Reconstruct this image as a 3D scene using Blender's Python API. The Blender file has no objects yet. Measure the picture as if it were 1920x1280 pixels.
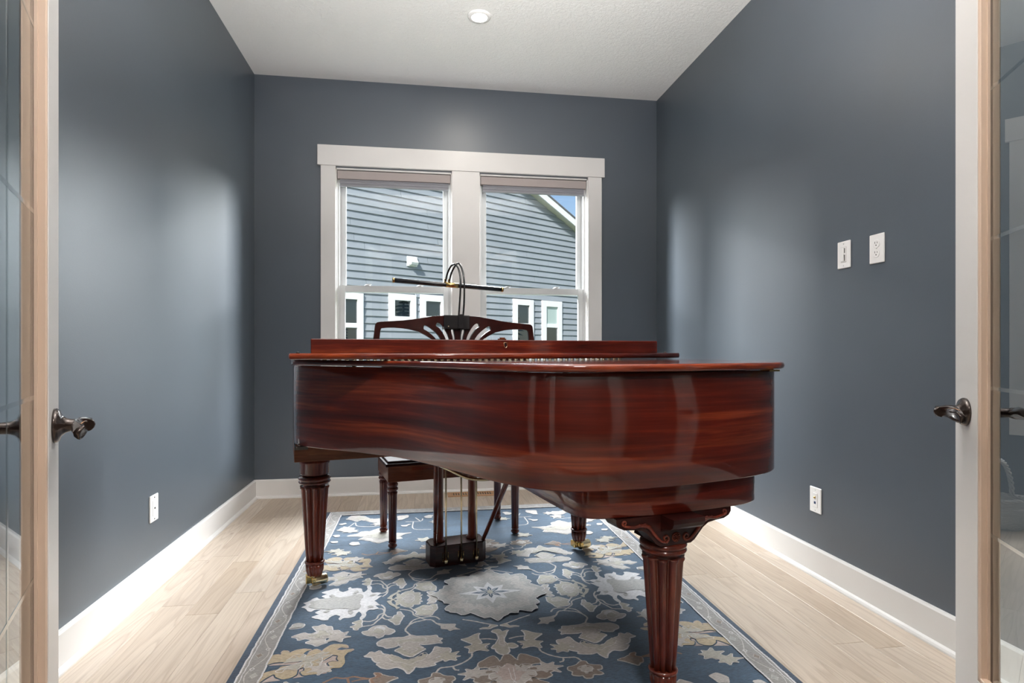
import bpy, bmesh, math, random
from mathutils import Vector, Matrix, geometry
R = math.radians
rnd = random.Random(7)
sc = bpy.context.scene
col = sc.collection

# ------------------------------------------------------------------ camera, sky, lights, exposure
cd = bpy.data.cameras.new('camera'); cam = bpy.data.objects.new('camera', cd); col.objects.link(cam)
cd.sensor_width = 36; cd.lens = 36*1107/1920; cd.shift_y = 17/1920; cd.clip_start = .02; cd.clip_end = 200
cam.location = (0, 0, 1.063); cam.rotation_euler = (R(90), 0, R(-8.58)); sc.camera = cam
sc.view_settings.view_transform = 'Standard'; sc.view_settings.look = 'None'
sc.view_settings.gamma = 1; sc.view_settings.use_curve_mapping = False
sc.view_settings.exposure = 0.36

w = bpy.data.worlds.new('world'); sc.world = w; w.use_nodes = True
nt = w.node_tree; nt.nodes.clear()
wo = nt.nodes.new('ShaderNodeOutputWorld'); bg = nt.nodes.new('ShaderNodeBackground')
sky = nt.nodes.new('ShaderNodeTexSky'); sky.sky_type = 'NISHITA'; sky.sun_disc = False
sky.sun_elevation = R(48); sky.sun_rotation = R(200); sky.air_density = 1.0; sky.dust_density = .8; sky.ozone_density = 1.2
bg.inputs[1].default_value = 0.125
nt.links.new(sky.outputs[0], bg.inputs[0]); nt.links.new(bg.outputs[0], wo.inputs[0])

def light(name, kind, loc, rot, power, color=(1, 1, 1), size=1, size_y=None, spread=None, shape=None):
    d = bpy.data.lights.new(name, kind); d.energy = power; d.color = color
    if kind == 'AREA':
        d.shape = shape or ('RECTANGLE' if size_y else 'SQUARE'); d.size = size
        if size_y: d.size_y = size_y
        if spread: d.spread = R(spread)
    o = bpy.data.objects.new(name, d); col.objects.link(o); o.location = loc; o.rotation_euler = [R(a) for a in rot]
    return o
sun = light('sun', 'SUN', (0, 0, 10), (52, 0, -30), 5.8, (1, .97, .93)); sun.data.angle = R(4)
# added area lamp standing in for sky light above the gap between the houses
light('gap_sky_fill', 'AREA', (.5, 8.9, 5.3), (-60, 0, 0), 720, (.93, .96, 1), 5.0, 2.6, spread=90)
# added area lamps at both ends of the gap, boosting the window light
light('gap_fill_right', 'AREA', (6.6, 9.6, 4.8), (70, 0, 128), 430, (.95, .97, 1), 4.0, 3.2, spread=70)
light('gap_fill_left', 'AREA', (-4.6, 7.0, 4.0), (68, 0, 236), 300, (.95, .97, 1), 1.8, 3.0, spread=70)
# added fill lamps without fixtures, aimed up at the hall and room ceilings
light('hall_ceiling_fill', 'AREA', (.3, -1.6, 1.9), (180, 0, 0), 16, (1, .96, .92), 2.0, 2.0)
light('room_ceiling_fill', 'AREA', (.3, 1.05, 2.0), (158, 0, 0), 78, (1, .98, .96), 1.1, .9, spread=140)
light('door_fill', 'AREA', (.3, -.75, 3.04), (10, 0, 0), 78, (1, .95, .90), .5, .5)  # added fill behind the camera to brighten the doors, no fixture

# ------------------------------------------------------------------ helpers
def link(o, parent=None):
    col.objects.link(o)
    if parent: o.parent = parent
    return o
class MB:
    def __init__(s): s.v = []; s.f = []; s.m = []; s.sm = []; s.uv = None
    def add(s, vs, fs, mi=0, smooth=False):
        b = len(s.v); s.v += [tuple(p) for p in vs]
        for f in fs: s.f.append(tuple(b+i for i in f)); s.m.append(mi); s.sm.append(smooth)
        return s
    def box(s, a, b, mi=0, M=None, bev=0):
        x0, y0, z0 = [min(p, q) for p, q in zip(a, b)]; x1, y1, z1 = [max(p, q) for p, q in zip(a, b)]
        if bev > 0:
            bm = bmesh.new(); bmesh.ops.create_cube(bm, size=1)
            for v in bm.verts: v.co = ((x0+x1)/2+v.co.x*(x1-x0), (y0+y1)/2+v.co.y*(y1-y0), (z0+z1)/2+v.co.z*(z1-z0))
            bmesh.ops.bevel(bm, geom=list(bm.edges), offset=bev, segments=2 if bev > .003 else 1, affect='EDGES', profile=.6)
            vs = [v.co.copy() for v in bm.verts]; fs = [[v.index for v in f.verts] for f in bm.faces]; bm.free()
        else:
            vs = [Vector(p) for p in ((x0,y0,z0),(x1,y0,z0),(x1,y1,z0),(x0,y1,z0),(x0,y0,z1),(x1,y0,z1),(x1,y1,z1),(x0,y1,z1))]
            fs = [(0,3,2,1),(4,5,6,7),(0,1,5,4),(1,2,6,5),(2,3,7,6),(3,0,4,7)]
        if M: vs = [M @ v for v in vs]
        return s.add(vs, fs, mi)
    def lathe(s, prof, c=(0,0,0), n=32, mi=0, smooth=True, M=None, mod=None):
        vs = []; fs = []
        for k, (r, z) in enumerate(prof):
            for i in range(n):
                a = 2*math.pi*i/n; rr = r*(mod(k, a) if mod else 1)
                vs.append(Vector((c[0]+rr*math.cos(a), c[1]+rr*math.sin(a), c[2]+z)))
        for k in range(len(prof)-1):
            for i in range(n):
                j = (i+1) % n; fs.append((k*n+i, k*n+j, (k+1)*n+j, (k+1)*n+i))
        if M: vs = [M @ v for v in vs]
        up = prof[-1][1] >= prof[0][1]
        if not up: fs = [f[::-1] for f in fs]
        s.add(vs, fs, mi, smooth)
        b = len(s.v)-len(vs)
        e0 = tuple(b+i for i in range(n)); e1 = tuple(b+(len(prof)-1)*n+i for i in range(n))
        s.f += [e0[::-1] if up else e0, e1 if up else e1[::-1]]; s.m += [mi, mi]; s.sm += [False, False]
        return s
    def prism(s, poly, z0, z1, mi=0, M=None, sm=False, flare=None):
        n = len(poly); ar = sum(poly[i][0]*poly[(i+1)%n][1]-poly[(i+1)%n][0]*poly[i][1] for i in range(n))
        if ar < 0: poly = poly[::-1]
        vs = [Vector((x, y, z0)) for x, y in poly]+[Vector((x, y, z1)) for x, y in poly]
        if M: vs = [M @ v for v in vs]
        b = len(s.v); s.add(vs, [(i, (i+1) % n, n+(i+1) % n, n+i) for i in range(n)], mi, sm)
        s.f += [tuple(b+i for i in range(n))[::-1], tuple(b+n+i for i in range(n))]; s.m += [mi, mi]; s.sm += [False, False]
        return s
    def tube(s, pts, r, n=10, mi=0, closed=False, sy=1):
        P = [Vector(p) for p in pts]; N = len(P); vs = []; fs = []; up0 = None
        for k in range(N):
            t = (P[(k+1) % N]-P[k-1]) if closed else (P[min(k+1, N-1)]-P[max(k-1, 0)])
            t.normalize()
            if up0 is None: up0 = Vector((0, 0, 1)) if abs(t.z) < .9 else Vector((1, 0, 0))
            a = up0-t*up0.dot(t); a.normalize(); b_ = t.cross(a); up0 = a
            rr = r[k] if isinstance(r, (list, tuple)) else r
            for i in range(n):
                q = 2*math.pi*i/n; vs.append(P[k]+a*math.cos(q)*rr+b_*math.sin(q)*rr*sy)
        K = N if closed else N-1
        for k in range(K):
            for i in range(n):
                j = (i+1) % n; k2 = (k+1) % N
                fs.append((k*n+i, k2*n+i, k2*n+j, k*n+j)[::-1])
        s.add(vs, fs, mi, True)
        if not closed:
            b = len(s.v)-len(vs)
            s.f += [tuple(b+i for i in range(n))[::-1], tuple(b+(N-1)*n+i for i in range(n))]; s.m += [mi, mi]; s.sm += [False, False]
        return s
    def mesh(s, name, mats):
        me = bpy.data.meshes.new(name); me.from_pydata(s.v, [], s.f)
        for m in (mats if isinstance(mats, (list, tuple)) else [mats]): me.materials.append(m)
        me.polygons.foreach_set('material_index', s.m); me.polygons.foreach_set('use_smooth', s.sm)
        if s.uv:
            ul = me.uv_layers.new(name='UVMap')
            for lp in me.loops: ul.data[lp.index].uv = s.uv[lp.vertex_index]
        me.update(); return me
    def build(s, name, mats, parent=None, loc=None, rot=None):
        o = link(bpy.data.objects.new(name, s.mesh(name, mats)), parent)
        if loc: o.location = loc
        if rot: o.rotation_euler = rot
        return o
def empty(name, loc=(0, 0, 0), rz=0, parent=None):
    o = link(bpy.data.objects.new(name, None), parent); o.location = loc; o.rotation_euler = (0, 0, rz); o.empty_display_size = .1
    return o
def tag(o, label=None, cat=None, group=None, kind=None):
    if label: o['label'] = label
    if cat: o['category'] = cat
    if group: o['group'] = group
    if kind: o['kind'] = kind
    return o
def box(name, a, b, mat, parent=None, bev=0, label=None, kind=None):
    o = MB().box(a, b, bev=bev).build(name, mat, parent)
    return tag(o, label, kind=kind)

# ------------------------------------------------------------------ materials
def mat(name, color=(.8, .8, .8), rough=.5, metal=0, spec=.5, coat=0, coat_r=.05, sheen=0):
    m = bpy.data.materials.new(name); m.use_nodes = True; b = m.node_tree.nodes['Principled BSDF']
    b.inputs['Base Color'].default_value = (*color, 1); b.inputs['Roughness'].default_value = rough
    b.inputs['Metallic'].default_value = metal; b.inputs['Specular IOR Level'].default_value = spec
    b.inputs['Coat Weight'].default_value = coat; b.inputs['Coat Roughness'].default_value = coat_r
    b.inputs['Sheen Weight'].default_value = sheen
    return m
class G:
    """small node-graph helper"""
    def __init__(s, m): s.t = m.node_tree; s.b = s.t.nodes['Principled BSDF']
    def n(s, kind, **kw):
        nd = s.t.nodes.new('ShaderNode'+kind)
        for k, v in kw.items():
            if k in nd.inputs.keys(): nd.inputs[k].default_value = v
            else: setattr(nd, k, v)
        return nd
    def l(s, a, b): s.t.links.new(a, b); return s
    def coord(s, which='Object', scale=(1, 1, 1)):
        tc = s.n('TexCoord'); mp = s.n('Mapping'); mp.inputs['Scale'].default_value = scale
        s.l(tc.outputs[which], mp.inputs['Vector']); return mp.outputs[0]
    def ramp(s, fac, stops, interp='LINEAR'):
        r = s.n('ValToRGB'); r.color_ramp.interpolation = interp; e = r.color_ramp.elements
        while len(e) < len(stops): e.new(.5)
        for k, (p, c_) in enumerate(stops): e[k].position = p; e[k].color = (*c_, 1) if len(c_) == 3 else c_
        s.l(fac, r.inputs[0]); return r.outputs[0]
    def mix(s, fac, a, b, mode='MIX'):
        x = s.n('MixRGB', blend_type=mode)
        for i, q in ((0, fac), (1, a), (2, b)):
            if hasattr(q, 'node'): s.l(q, x.inputs[i])
            else: x.inputs[i].default_value = q if i == 0 else (*q, 1)
        return x.outputs[0]
    def bump(s, h, strength=.3, dist=.01):
        b = s.n('Bump'); b.inputs['Strength'].default_value = strength; b.inputs['Distance'].default_value = dist
        s.l(h, b.inputs['Height']); s.l(b.outputs[0], s.b.inputs['Normal']); return s

def painted(name, color, rough, bump=.0, scale=200, spec=.5, dist=.002):
    m = mat(name, color, rough, spec=spec); g = G(m); v = g.coord('Object')
    n1 = g.n('TexNoise', Scale=scale, Detail=4.0); g.l(v, n1.inputs['Vector'])
    n2 = g.n('TexNoise', Scale=1.3, Detail=3.0); g.l(v, n2.inputs['Vector'])
    c2 = tuple(q*.9 for q in color)
    g.l(g.mix(g.ramp(n2.outputs[0], [(.35, (0, 0, 0)), (.65, (1, 1, 1))]), c2, color), g.b.inputs['Base Color'])
    if bump: g.bump(n1.outputs[0], bump, dist)
    return m
M = {}
M['slate'] = painted('slate wall paint', (.070, .088, .110), .41, .12, 260, spec=1.0)
M['slate_back'] = M['slate']
M['hallpaint'] = painted('hall paint', (.22, .21, .20), .6, .1)
M['trim'] = painted('white trim paint', (.77, .75, .73), .32, .02, 60)
M['vinyl'] = mat('white window vinyl', (.64, .65, .65), .3)
M['plastic'] = mat('white plastic', (.86, .85, .84), .3)
M['darkslot'] = mat('dark slot', (.03, .028, .026), .5)
M['bead'] = painted('tan glazing bead', (.70, .53, .41), .5, .05, 90)
M['gasket'] = mat('dark glazing gasket', (.12, .08, .06), .6)
def ceiling_mat():
    m = mat('textured ceiling paint', (.88, .88, .865), .8); g = G(m); v = g.coord('Object')
    a = g.n('TexNoise', Scale=44.0, Detail=6.0, Roughness=.6, Distortion=.9); g.l(v, a.inputs['Vector'])
    h = g.ramp(a.outputs[0], [(.42, (0, 0, 0)), (.56, (1, 1, 1))]); g.bump(h, .32, .006)
    return m
M['ceiling'] = ceiling_mat()
def oak(name, dark=.80):
    m = mat(name, (.6, .5, .4), .36, spec=.45); g = G(m)
    oi = g.n('ObjectInfo'); tc = g.n('TexCoord')
    add = g.n('VectorMath', operation='MULTIPLY_ADD'); cx = g.n('CombineXYZ')
    mu = g.n('Math', operation='MULTIPLY'); mu.inputs[1].default_value = 37.0
    g.l(oi.outputs['Random'], mu.inputs[0])
    for i in range(3): g.l(mu.outputs[0], cx.inputs[i])
    add.inputs[1].default_value = (1, 1, 1); g.l(tc.outputs['Object'], add.inputs[0]); g.l(cx.outputs[0], add.inputs[2])
    mp = g.n('Mapping'); mp.inputs['Scale'].default_value = (9, .75, 9); g.l(add.outputs[0], mp.inputs['Vector'])
    big = g.n('TexNoise', Scale=1.0, Detail=1.5, Distortion=.25); g.l(mp.outputs[0], big.inputs['Vector'])
    k = g.n('Math', operation='MULTIPLY'); k.inputs[1].default_value = 13.0; g.l(big.outputs[0], k.inputs[0])
    fr = g.n('Math', operation='FRACT'); g.l(k.outputs[0], fr.inputs[0])
    ring = g.ramp(fr.outputs[0], [(0, (1, 1, 1)), (.62, (.55, .55, .55)), (.86, (0, 0, 0)), (1, (.85, .85, .85))])
    mp2 = g.n('Mapping'); mp2.inputs['Scale'].default_value = (150, 4, 150); g.l(add.outputs[0], mp2.inputs['Vector'])
    fine = g.n('TexNoise', Scale=1.0, Detail=3.0); g.l(mp2.outputs[0], fine.inputs['Vector'])
    base = g.ramp(oi.outputs['Random'], [(0, (.60*dark, .475*dark, .36*dark)), (.3, (.70*dark, .575*dark, .455*dark)), (.6, (.66*dark, .54*dark, .43*dark)), (.85, (.74*dark, .63*dark, .52*dark)), (1, (.58*dark, .44*dark, .33*dark))])
    c1 = g.mix(g.ramp(ring, [(0, (.36, .36, .36)), (.8, (0, 0, 0))]), base, (.36*dark, .25*dark, .17*dark))
    c2 = g.mix(g.ramp(fine.outputs[0], [(.35, (.22, .22, .22)), (.55, (0, 0, 0))]), c1, (.33*dark, .23*dark, .16*dark))
    # a few knots
    mk = g.n('Mapping'); mk.inputs['Scale'].default_value = (3, 1.2, 3); g.l(add.outputs[0], mk.inputs['Vector'])
    vo = g.n('TexVoronoi', Scale=1.6); g.l(mk.outputs[0], vo.inputs['Vector'])
    kn = g.ramp(vo.outputs['Distance'], [(0, (.8, .8, .8)), (.05, (0, 0, 0))])
    c3 = g.mix(kn, c2, (.22, .12, .07))
    g.l(c3, g.b.inputs['Base Color']); g.bump(fine.outputs[0], .08, .001)
    return m
M['oak'] = oak('pale oak flooring'); M['oak_vent'] = painted('orange oak register', (.50, .27, .13), .45, .1, 60)
def mahogany(name, uv=False, lo=(.014, .002, .0015), mid=(.105, .010, .004), hi=(.29, .050, .013), sc_=(2.2, 2.2, 30), coat_r=.07, coat=1.0):
    m = mat(name, mid, .5, spec=.1, coat=coat, coat_r=coat_r); g = G(m)
    v = g.coord('UV' if uv else 'Object', sc_)
    a = g.n('TexNoise', Scale=1.0, Detail=5.0, Roughness=.62, Distortion=.35); g.l(v, a.inputs['Vector'])
    v2 = g.coord('UV' if uv else 'Object', tuple(q*7 for q in sc_))
    b = g.n('TexNoise', Scale=1.0, Detail=2.0); g.l(v2, b.inputs['Vector'])
    c1 = g.ramp(a.outputs[0], [(.30, lo), (.5, mid), (.70, hi)])
    c2 = g.mix(g.ramp(b.outputs[0], [(.40, (.45, .45, .45)), (.62, (0, 0, 0))]), c1, tuple(q*.5 for q in mid))
    g.l(c2, g.b.inputs['Base Color']); return m
M['mahog'] = mahogany('mahogany veneer', sc_=(2.0, 2.0, 26))
M['mahog_rim'] = mahogany('striped mahogany rim', uv=True, sc_=(.7, 15, 1))
M['mahog_leg'] = mahogany('mahogany leg', lo=(.045, .006, .003), mid=(.12, .018, .008), hi=(.20, .036, .014), sc_=(16, 16, 2.5), coat_r=.09)
M['mahog_dark'] = mahogany('dark mahogany', lo=(.008, .002, .002), mid=(.028, .005, .004), hi=(.06, .012, .008), sc_=(3, 3, 20), coat_r=.12, coat=.45)
M['seat'] = mahogany('satin dark mahogany', lo=(.008, .002, .002), mid=(.028, .005, .004), hi=(.06, .012, .008), sc_=(3, 3, 20), coat_r=.4, coat=.0)
M['mahog_brown'] = mahogany('brown mahogany', lo=(.06, .015, .006), mid=(.16, .044, .018), hi=(.25, .08, .03), sc_=(2, 2, 24), coat_r=.15, coat=.5)
M['carve'] = mahogany('red carved mahogany', lo=(.06, .008, .004), mid=(.15, .022, .010), hi=(.24, .045, .018), sc_=(20, 20, 20), coat_r=.15)
M['black'] = mat('black lacquer', (.012, .011, .012), .25, coat=.5)
M['brass'] = mat('polished brass', (.78, .55, .22), .2, metal=1)
M['brass_pale'] = mat('pale brass rod', (.80, .66, .42), .25, metal=1)
M['bronze'] = mat('oil rubbed bronze', (.045, .030, .024), .24, metal=.6, coat=.6, coat_r=.12)
M['bronze_edge'] = mat('worn bronze edge', (.30, .17, .10), .25, metal=1)
M['rubber'] = mat('black rubber', (.02, .02, .02), .6)
M['blind'] = painted('mauve grey blind fabric', (.43, .375, .36), .8, .1, 300)
M['blind2'] = painted('grey blind fabric', (.33, .33, .36), .8, .1, 300)
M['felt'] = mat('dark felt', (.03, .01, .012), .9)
def glass(name, tint, ior, extra=0.0, rough=0.0):
    m = bpy.data.materials.new(name); m.use_nodes = True; t = m.node_tree; t.nodes.clear()
    o = t.nodes.new('ShaderNodeOutputMaterial'); mx = t.nodes.new('ShaderNodeMixShader'); tr = t.nodes.new('ShaderNodeBsdfTransparent')
    gl = t.nodes.new('ShaderNodeBsdfGlossy'); fr = t.nodes.new('ShaderNodeFresnel'); ge = t.nodes.new('ShaderNodeNewGeometry')
    tr.inputs[0].default_value = (*tint, 1); gl.inputs['Roughness'].default_value = rough; gl.inputs['Color'].default_value = (1, 1, 1, 1)
    fr.inputs[0].default_value = ior
    inv = t.nodes.new('ShaderNodeMath'); inv.operation = 'SUBTRACT'; inv.inputs[0].default_value = 1
    mu = t.nodes.new('ShaderNodeMath'); mu.operation = 'MULTIPLY'; ad = t.nodes.new('ShaderNodeMath'); ad.operation = 'ADD'; ad.inputs[1].default_value = extra
    t.links.new(ge.outputs['Backfacing'], inv.inputs[1]); t.links.new(fr.outputs[0], ad.inputs[0])
    t.links.new(ad.outputs[0], mu.inputs[0]); t.links.new(inv.outputs[0], mu.inputs[1]); t.links.new(mu.outputs[0], mx.inputs[0])
    t.links.new(tr.outputs[0], mx.inputs[1]); t.links.new(gl.outputs[0], mx.inputs[2]); t.links.new(mx.outputs[0], o.inputs[0])
    return m
M['pane'] = glass('window glass', (.97, .985, .98), 1.5)
M['doorglass'] = glass('door glass', (.93, .965, .965), 1.85, .02)
M['groove'] = glass('cut glass groove', (.80, .86, .88), 1.9, .22, .12)
M['farpane'] = mat('house window glass', (.012, .02, .028), .02, spec=.8, coat=1, coat_r=.0)
M['siding'] = painted('blue grey siding', (.30, .33, .365), .7, .25, 40)
M['white_ext'] = mat('white exterior trim', (.82, .83, .84), .5)
M['soffit'] = mat('cream soffit', (.62, .60, .52), .6)
M['shingle'] = painted('grey shingles', (.12, .12, .13), .9, .4, 30)
M['lawn'] = painted('lawn', (.10, .15, .06), .95, .5, 20)
M['bark'] = painted('bark', (.10, .075, .055), .9, .4, 20)
M['needles'] = painted('evergreen needles', (.035, .065, .03), .8, .4, 30)
M['wicker'] = painted('grey white wicker', (.55, .54, .52), .7, .3, 120)
def emit(name, color, s):
    m = bpy.data.materials.new(name); m.use_nodes = True; b = m.node_tree.nodes['Principled BSDF']
    b.inputs['Emission Color'].default_value = (*color, 1); b.inputs['Emission Strength'].default_value = s; return m
M['lens'] = emit('lit diffuser', (1, .97, .92), 9)
def wool(name, c, c2, k=.6):
    m = mat(name, c, .95, spec=.12, sheen=.35); g = G(m); v = g.coord('Object', (70, 260, 70))
    n1 = g.n('TexNoise', Scale=1.0, Detail=3.0, Roughness=.7); g.l(v, n1.inputs['Vector'])
    v2 = g.coord('Object', (3, 9, 3)); n2 = g.n('TexNoise', Scale=1.0, Detail=3.0); g.l(v2, n2.inputs['Vector'])
    a = g.mix(g.ramp(n2.outputs[0], [(.35, (0, 0, 0)), (.65, (1, 1, 1))]), c, c2)
    b = g.mix(g.ramp(n1.outputs[0], [(.38, (k, k, k)), (.58, (0, 0, 0))]), a, tuple(q*.45 for q in c))
    g.l(b, g.b.inputs['Base Color']); g.bump(n1.outputs[0], .5, .003); return m
WOOL = {'blue': wool('slate blue pile', (.070, .128, .200), (.045, .080, .128), .85), 'navy': wool('navy edge pile', (.035, .055, .090), (.045, .075, .12), .5),
 'white': wool('white pile', (.74, .72, .73), (.66, .65, .66)), 'cream': wool('cream pile', (.60, .57, .55), (.54, .50, .47)),
 'grey': wool('warm grey pile', (.42, .41, .40), (.46, .445, .42)), 'taupe': wool('taupe pile', (.56, .52, .49), (.48, .45, .425)),
 'tan': wool('sand pile', (.52, .49, .42), (.45, .43, .38)), 'gold': wool('old gold pile', (.52, .42, .28), (.46, .38, .27)),
 'brown': wool('brown pile', (.27, .205, .165), (.24, .20, .17)), 'rust': wool('rust pile', (.32, .185, .12), (.28, .17, .12)),
 'rose': wool('dusty rose pile', (.52, .42, .385), (.46, .38, .35)), 'border': wool('greige border pile', (.34, .325, .305), (.30, .28, .27))}

# ------------------------------------------------------------------ room shell
XL, XR, YB, YN, ZC = -1.199, 1.840, 4.476, .56, 3.05
WX0, WX1, WZ0, WZ1 = -.638, 1.278, .62, 2.405   # window opening
T = .16
fl = MB().box((XL-.2, YN-.1, -.12), (XR+.2, YB+.2, -.018)).build('floor', M['darkslot']); tag(fl, kind='structure')
PW = .127
plank_me = {}
def plank_mesh(L, wd=PW):
    k = (round(L, 2), round(wd, 3))
    if k not in plank_me:
        plank_me[k] = MB().box((-wd/2+.0004, -L/2+.0004, -.018), (wd/2-.0004, L/2-.0004, 0), bev=.0009).mesh('plank', M['oak'])
    return plank_me[k]
x = XL; row = 0
while x < XR-.01:
    wd = min(PW, XR-x); y = YN-.02-rnd.choice([0, .3, .5, .8]) ; first = True
    y = YN-.02
    while y < YB-.001:
        L = rnd.choice([.6, .8, 1.0, 1.2, 1.5, 1.8]) if not first else rnd.choice([.3, .55, .8, 1.1, 1.4])
        first = False
        if YB-(y+L) < .3: L = YB-y
        o = link(bpy.data.objects.new('plank', plank_mesh(L, wd)), fl); o.location = (x+wd/2, y+L/2, 0)
        if rnd.random() < .5: o.rotation_euler.z = math.pi
        y += L
    x += wd; row += 1
def wall_with_hole(name, mt, x0, x1, z0, z1, hx0, hx1, hz0, hz1, y0, y1):
    b = MB(); b.box((x0, y0, z0), (hx0, y1, z1)).box((hx1, y0, z0), (x1, y1, z1)).box((hx0, y0, hz1), (hx1, y1, z1))
    if hz0 > z0: b.box((hx0, y0, z0), (hx1, y1, hz0))
    return tag(b.build(name, mt), kind='structure')
tag(MB().box((XL-T, YN-.12, -.018), (XL, YB+T, ZC)).build('wall_left', M['slate']), kind='structure')
tag(MB().box((XR, YN-.12, -.018), (XR+T, YB+T, ZC)).build('wall_right', M['slate']), kind='structure')
wall_with_hole('wall_back', M['slate'], XL, XR, -.018, ZC, WX0, WX1, WZ0, WZ1, YB, YB+T)
DX0, DX1, DZ = -.478, .994, 2.46
wall_with_hole('wall_near', M['slate'], XL, XR, -.018, ZC, DX0, DX1, -.018, DZ, YN-.12, YN)
tag(MB().box((XL-T, YN-.12, ZC), (XR+T, YB+T, ZC+.12)).build('ceiling', M['ceiling']), kind='structure')
# hall
HX0, HX1, HY0, HY1 = -2.6, 3.2, -3.6, YN-.12
hf = MB(); hf.box((HX0, HY0, -.12), (HX1, HY1+.02, 0)); tag(hf.build('floor_hall', M['oak']), kind='structure')
tag(MB().box((HX0, HY0, ZC), (HX1, HY1, ZC+.12)).build('ceiling_hall', M['ceiling']), kind='structure')
tag(MB().box((HX0-T, HY0, 0), (HX0, HY1, ZC)).build('wall_hall_left', M['hallpaint']), kind='structure')
tag(MB().box((HX1, HY0, 0), (HX1+T, HY1, ZC)).build('wall_hall_right', M['hallpaint']), kind='structure')
tag(MB().box((HX0, HY0-T, 0), (HX1, HY0, ZC)).build('wall_hall_rear', M['hallpaint']), kind='structure')
b = MB(); b.box((HX0, HY1-.02, 0), (XL-.02, HY1, ZC)).box((XR+.02, HY1-.02, 0), (HX1, HY1, ZC))
b.box((XL-.02, HY1-.02, 0), (DX0-.02, HY1, ZC)).box((DX1+.02, HY1-.02, 0), (XR+.02, HY1, ZC)).box((DX0-.02, HY1-.02, DZ+.02), (DX1+.02, HY1, ZC))
tag(b.build('wall_hall_front', M['hallpaint']), kind='structure')
# doorway jamb and casings
b = MB(); b.box((DX0, YN-.12, 0), (DX0+.02, YN, DZ)).box((DX1-.02, YN-.12, 0), (DX1, YN, DZ)).box((DX0, YN-.12, DZ-.02), (DX1, YN, DZ))
j = tag(b.build('trim_1', M['trim']), kind='structure')
for y0, y1 in ((YN, YN+.018), (HY1-.038, HY1-.02)):
    b = MB().box((DX0-.10, y0, 0), (DX0+.006, y1, DZ)).box((DX1-.006, y0, 0), (DX1+.10, y1, DZ)).box((DX0-.12, y0, DZ), (DX1+.12, y1, DZ+.13))
    b.build('casing', M['trim'], j)
# baseboards (board + shoe)
def baseboard(name, a, b_, nrm):
    """a, b_: ends of the wall line, nrm: into the room"""
    a = Vector(a); b_ = Vector(b_); n = Vector(nrm); prof = [(0, 0), (.030, 0), (.030, .006), (.026, .014), (.016, .019), (.016, .126), (.012, .134), (0, .134)]
    vs = []; m = MB()
    for p in (a, b_):
        for q, z in prof: vs.append((p.x+n.x*q, p.y+n.y*q, z))
    N = len(prof); m.add(vs, [(i, (i+1) % N, N+(i+1) % N, N+i) for i in range(N)]+[tuple(range(N))[::-1], tuple(range(N, 2*N))])
    bm = bmesh.new(); me = m.mesh(name, M['trim']); bm.from_mesh(me); bmesh.ops.recalc_face_normals(bm, faces=bm.faces); bm.to_mesh(me); bm.free()
    return tag(link(bpy.data.objects.new(name, me)), kind='structure')
baseboard('baseboard_left', (XL, YN), (XL, YB), (1, 0)); baseboard('baseboard_right', (XR, YN), (XR, YB), (-1, 0))
baseboard('baseboard_back', (XL, YB), (XR, YB), (0, -1))
baseboard('baseboard_near', (XL, YN), (DX0-.1, YN), (0, 1)); baseboard('baseboard_near.001', (DX1+.1, YN), (XR, YN), (0, 1))

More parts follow.
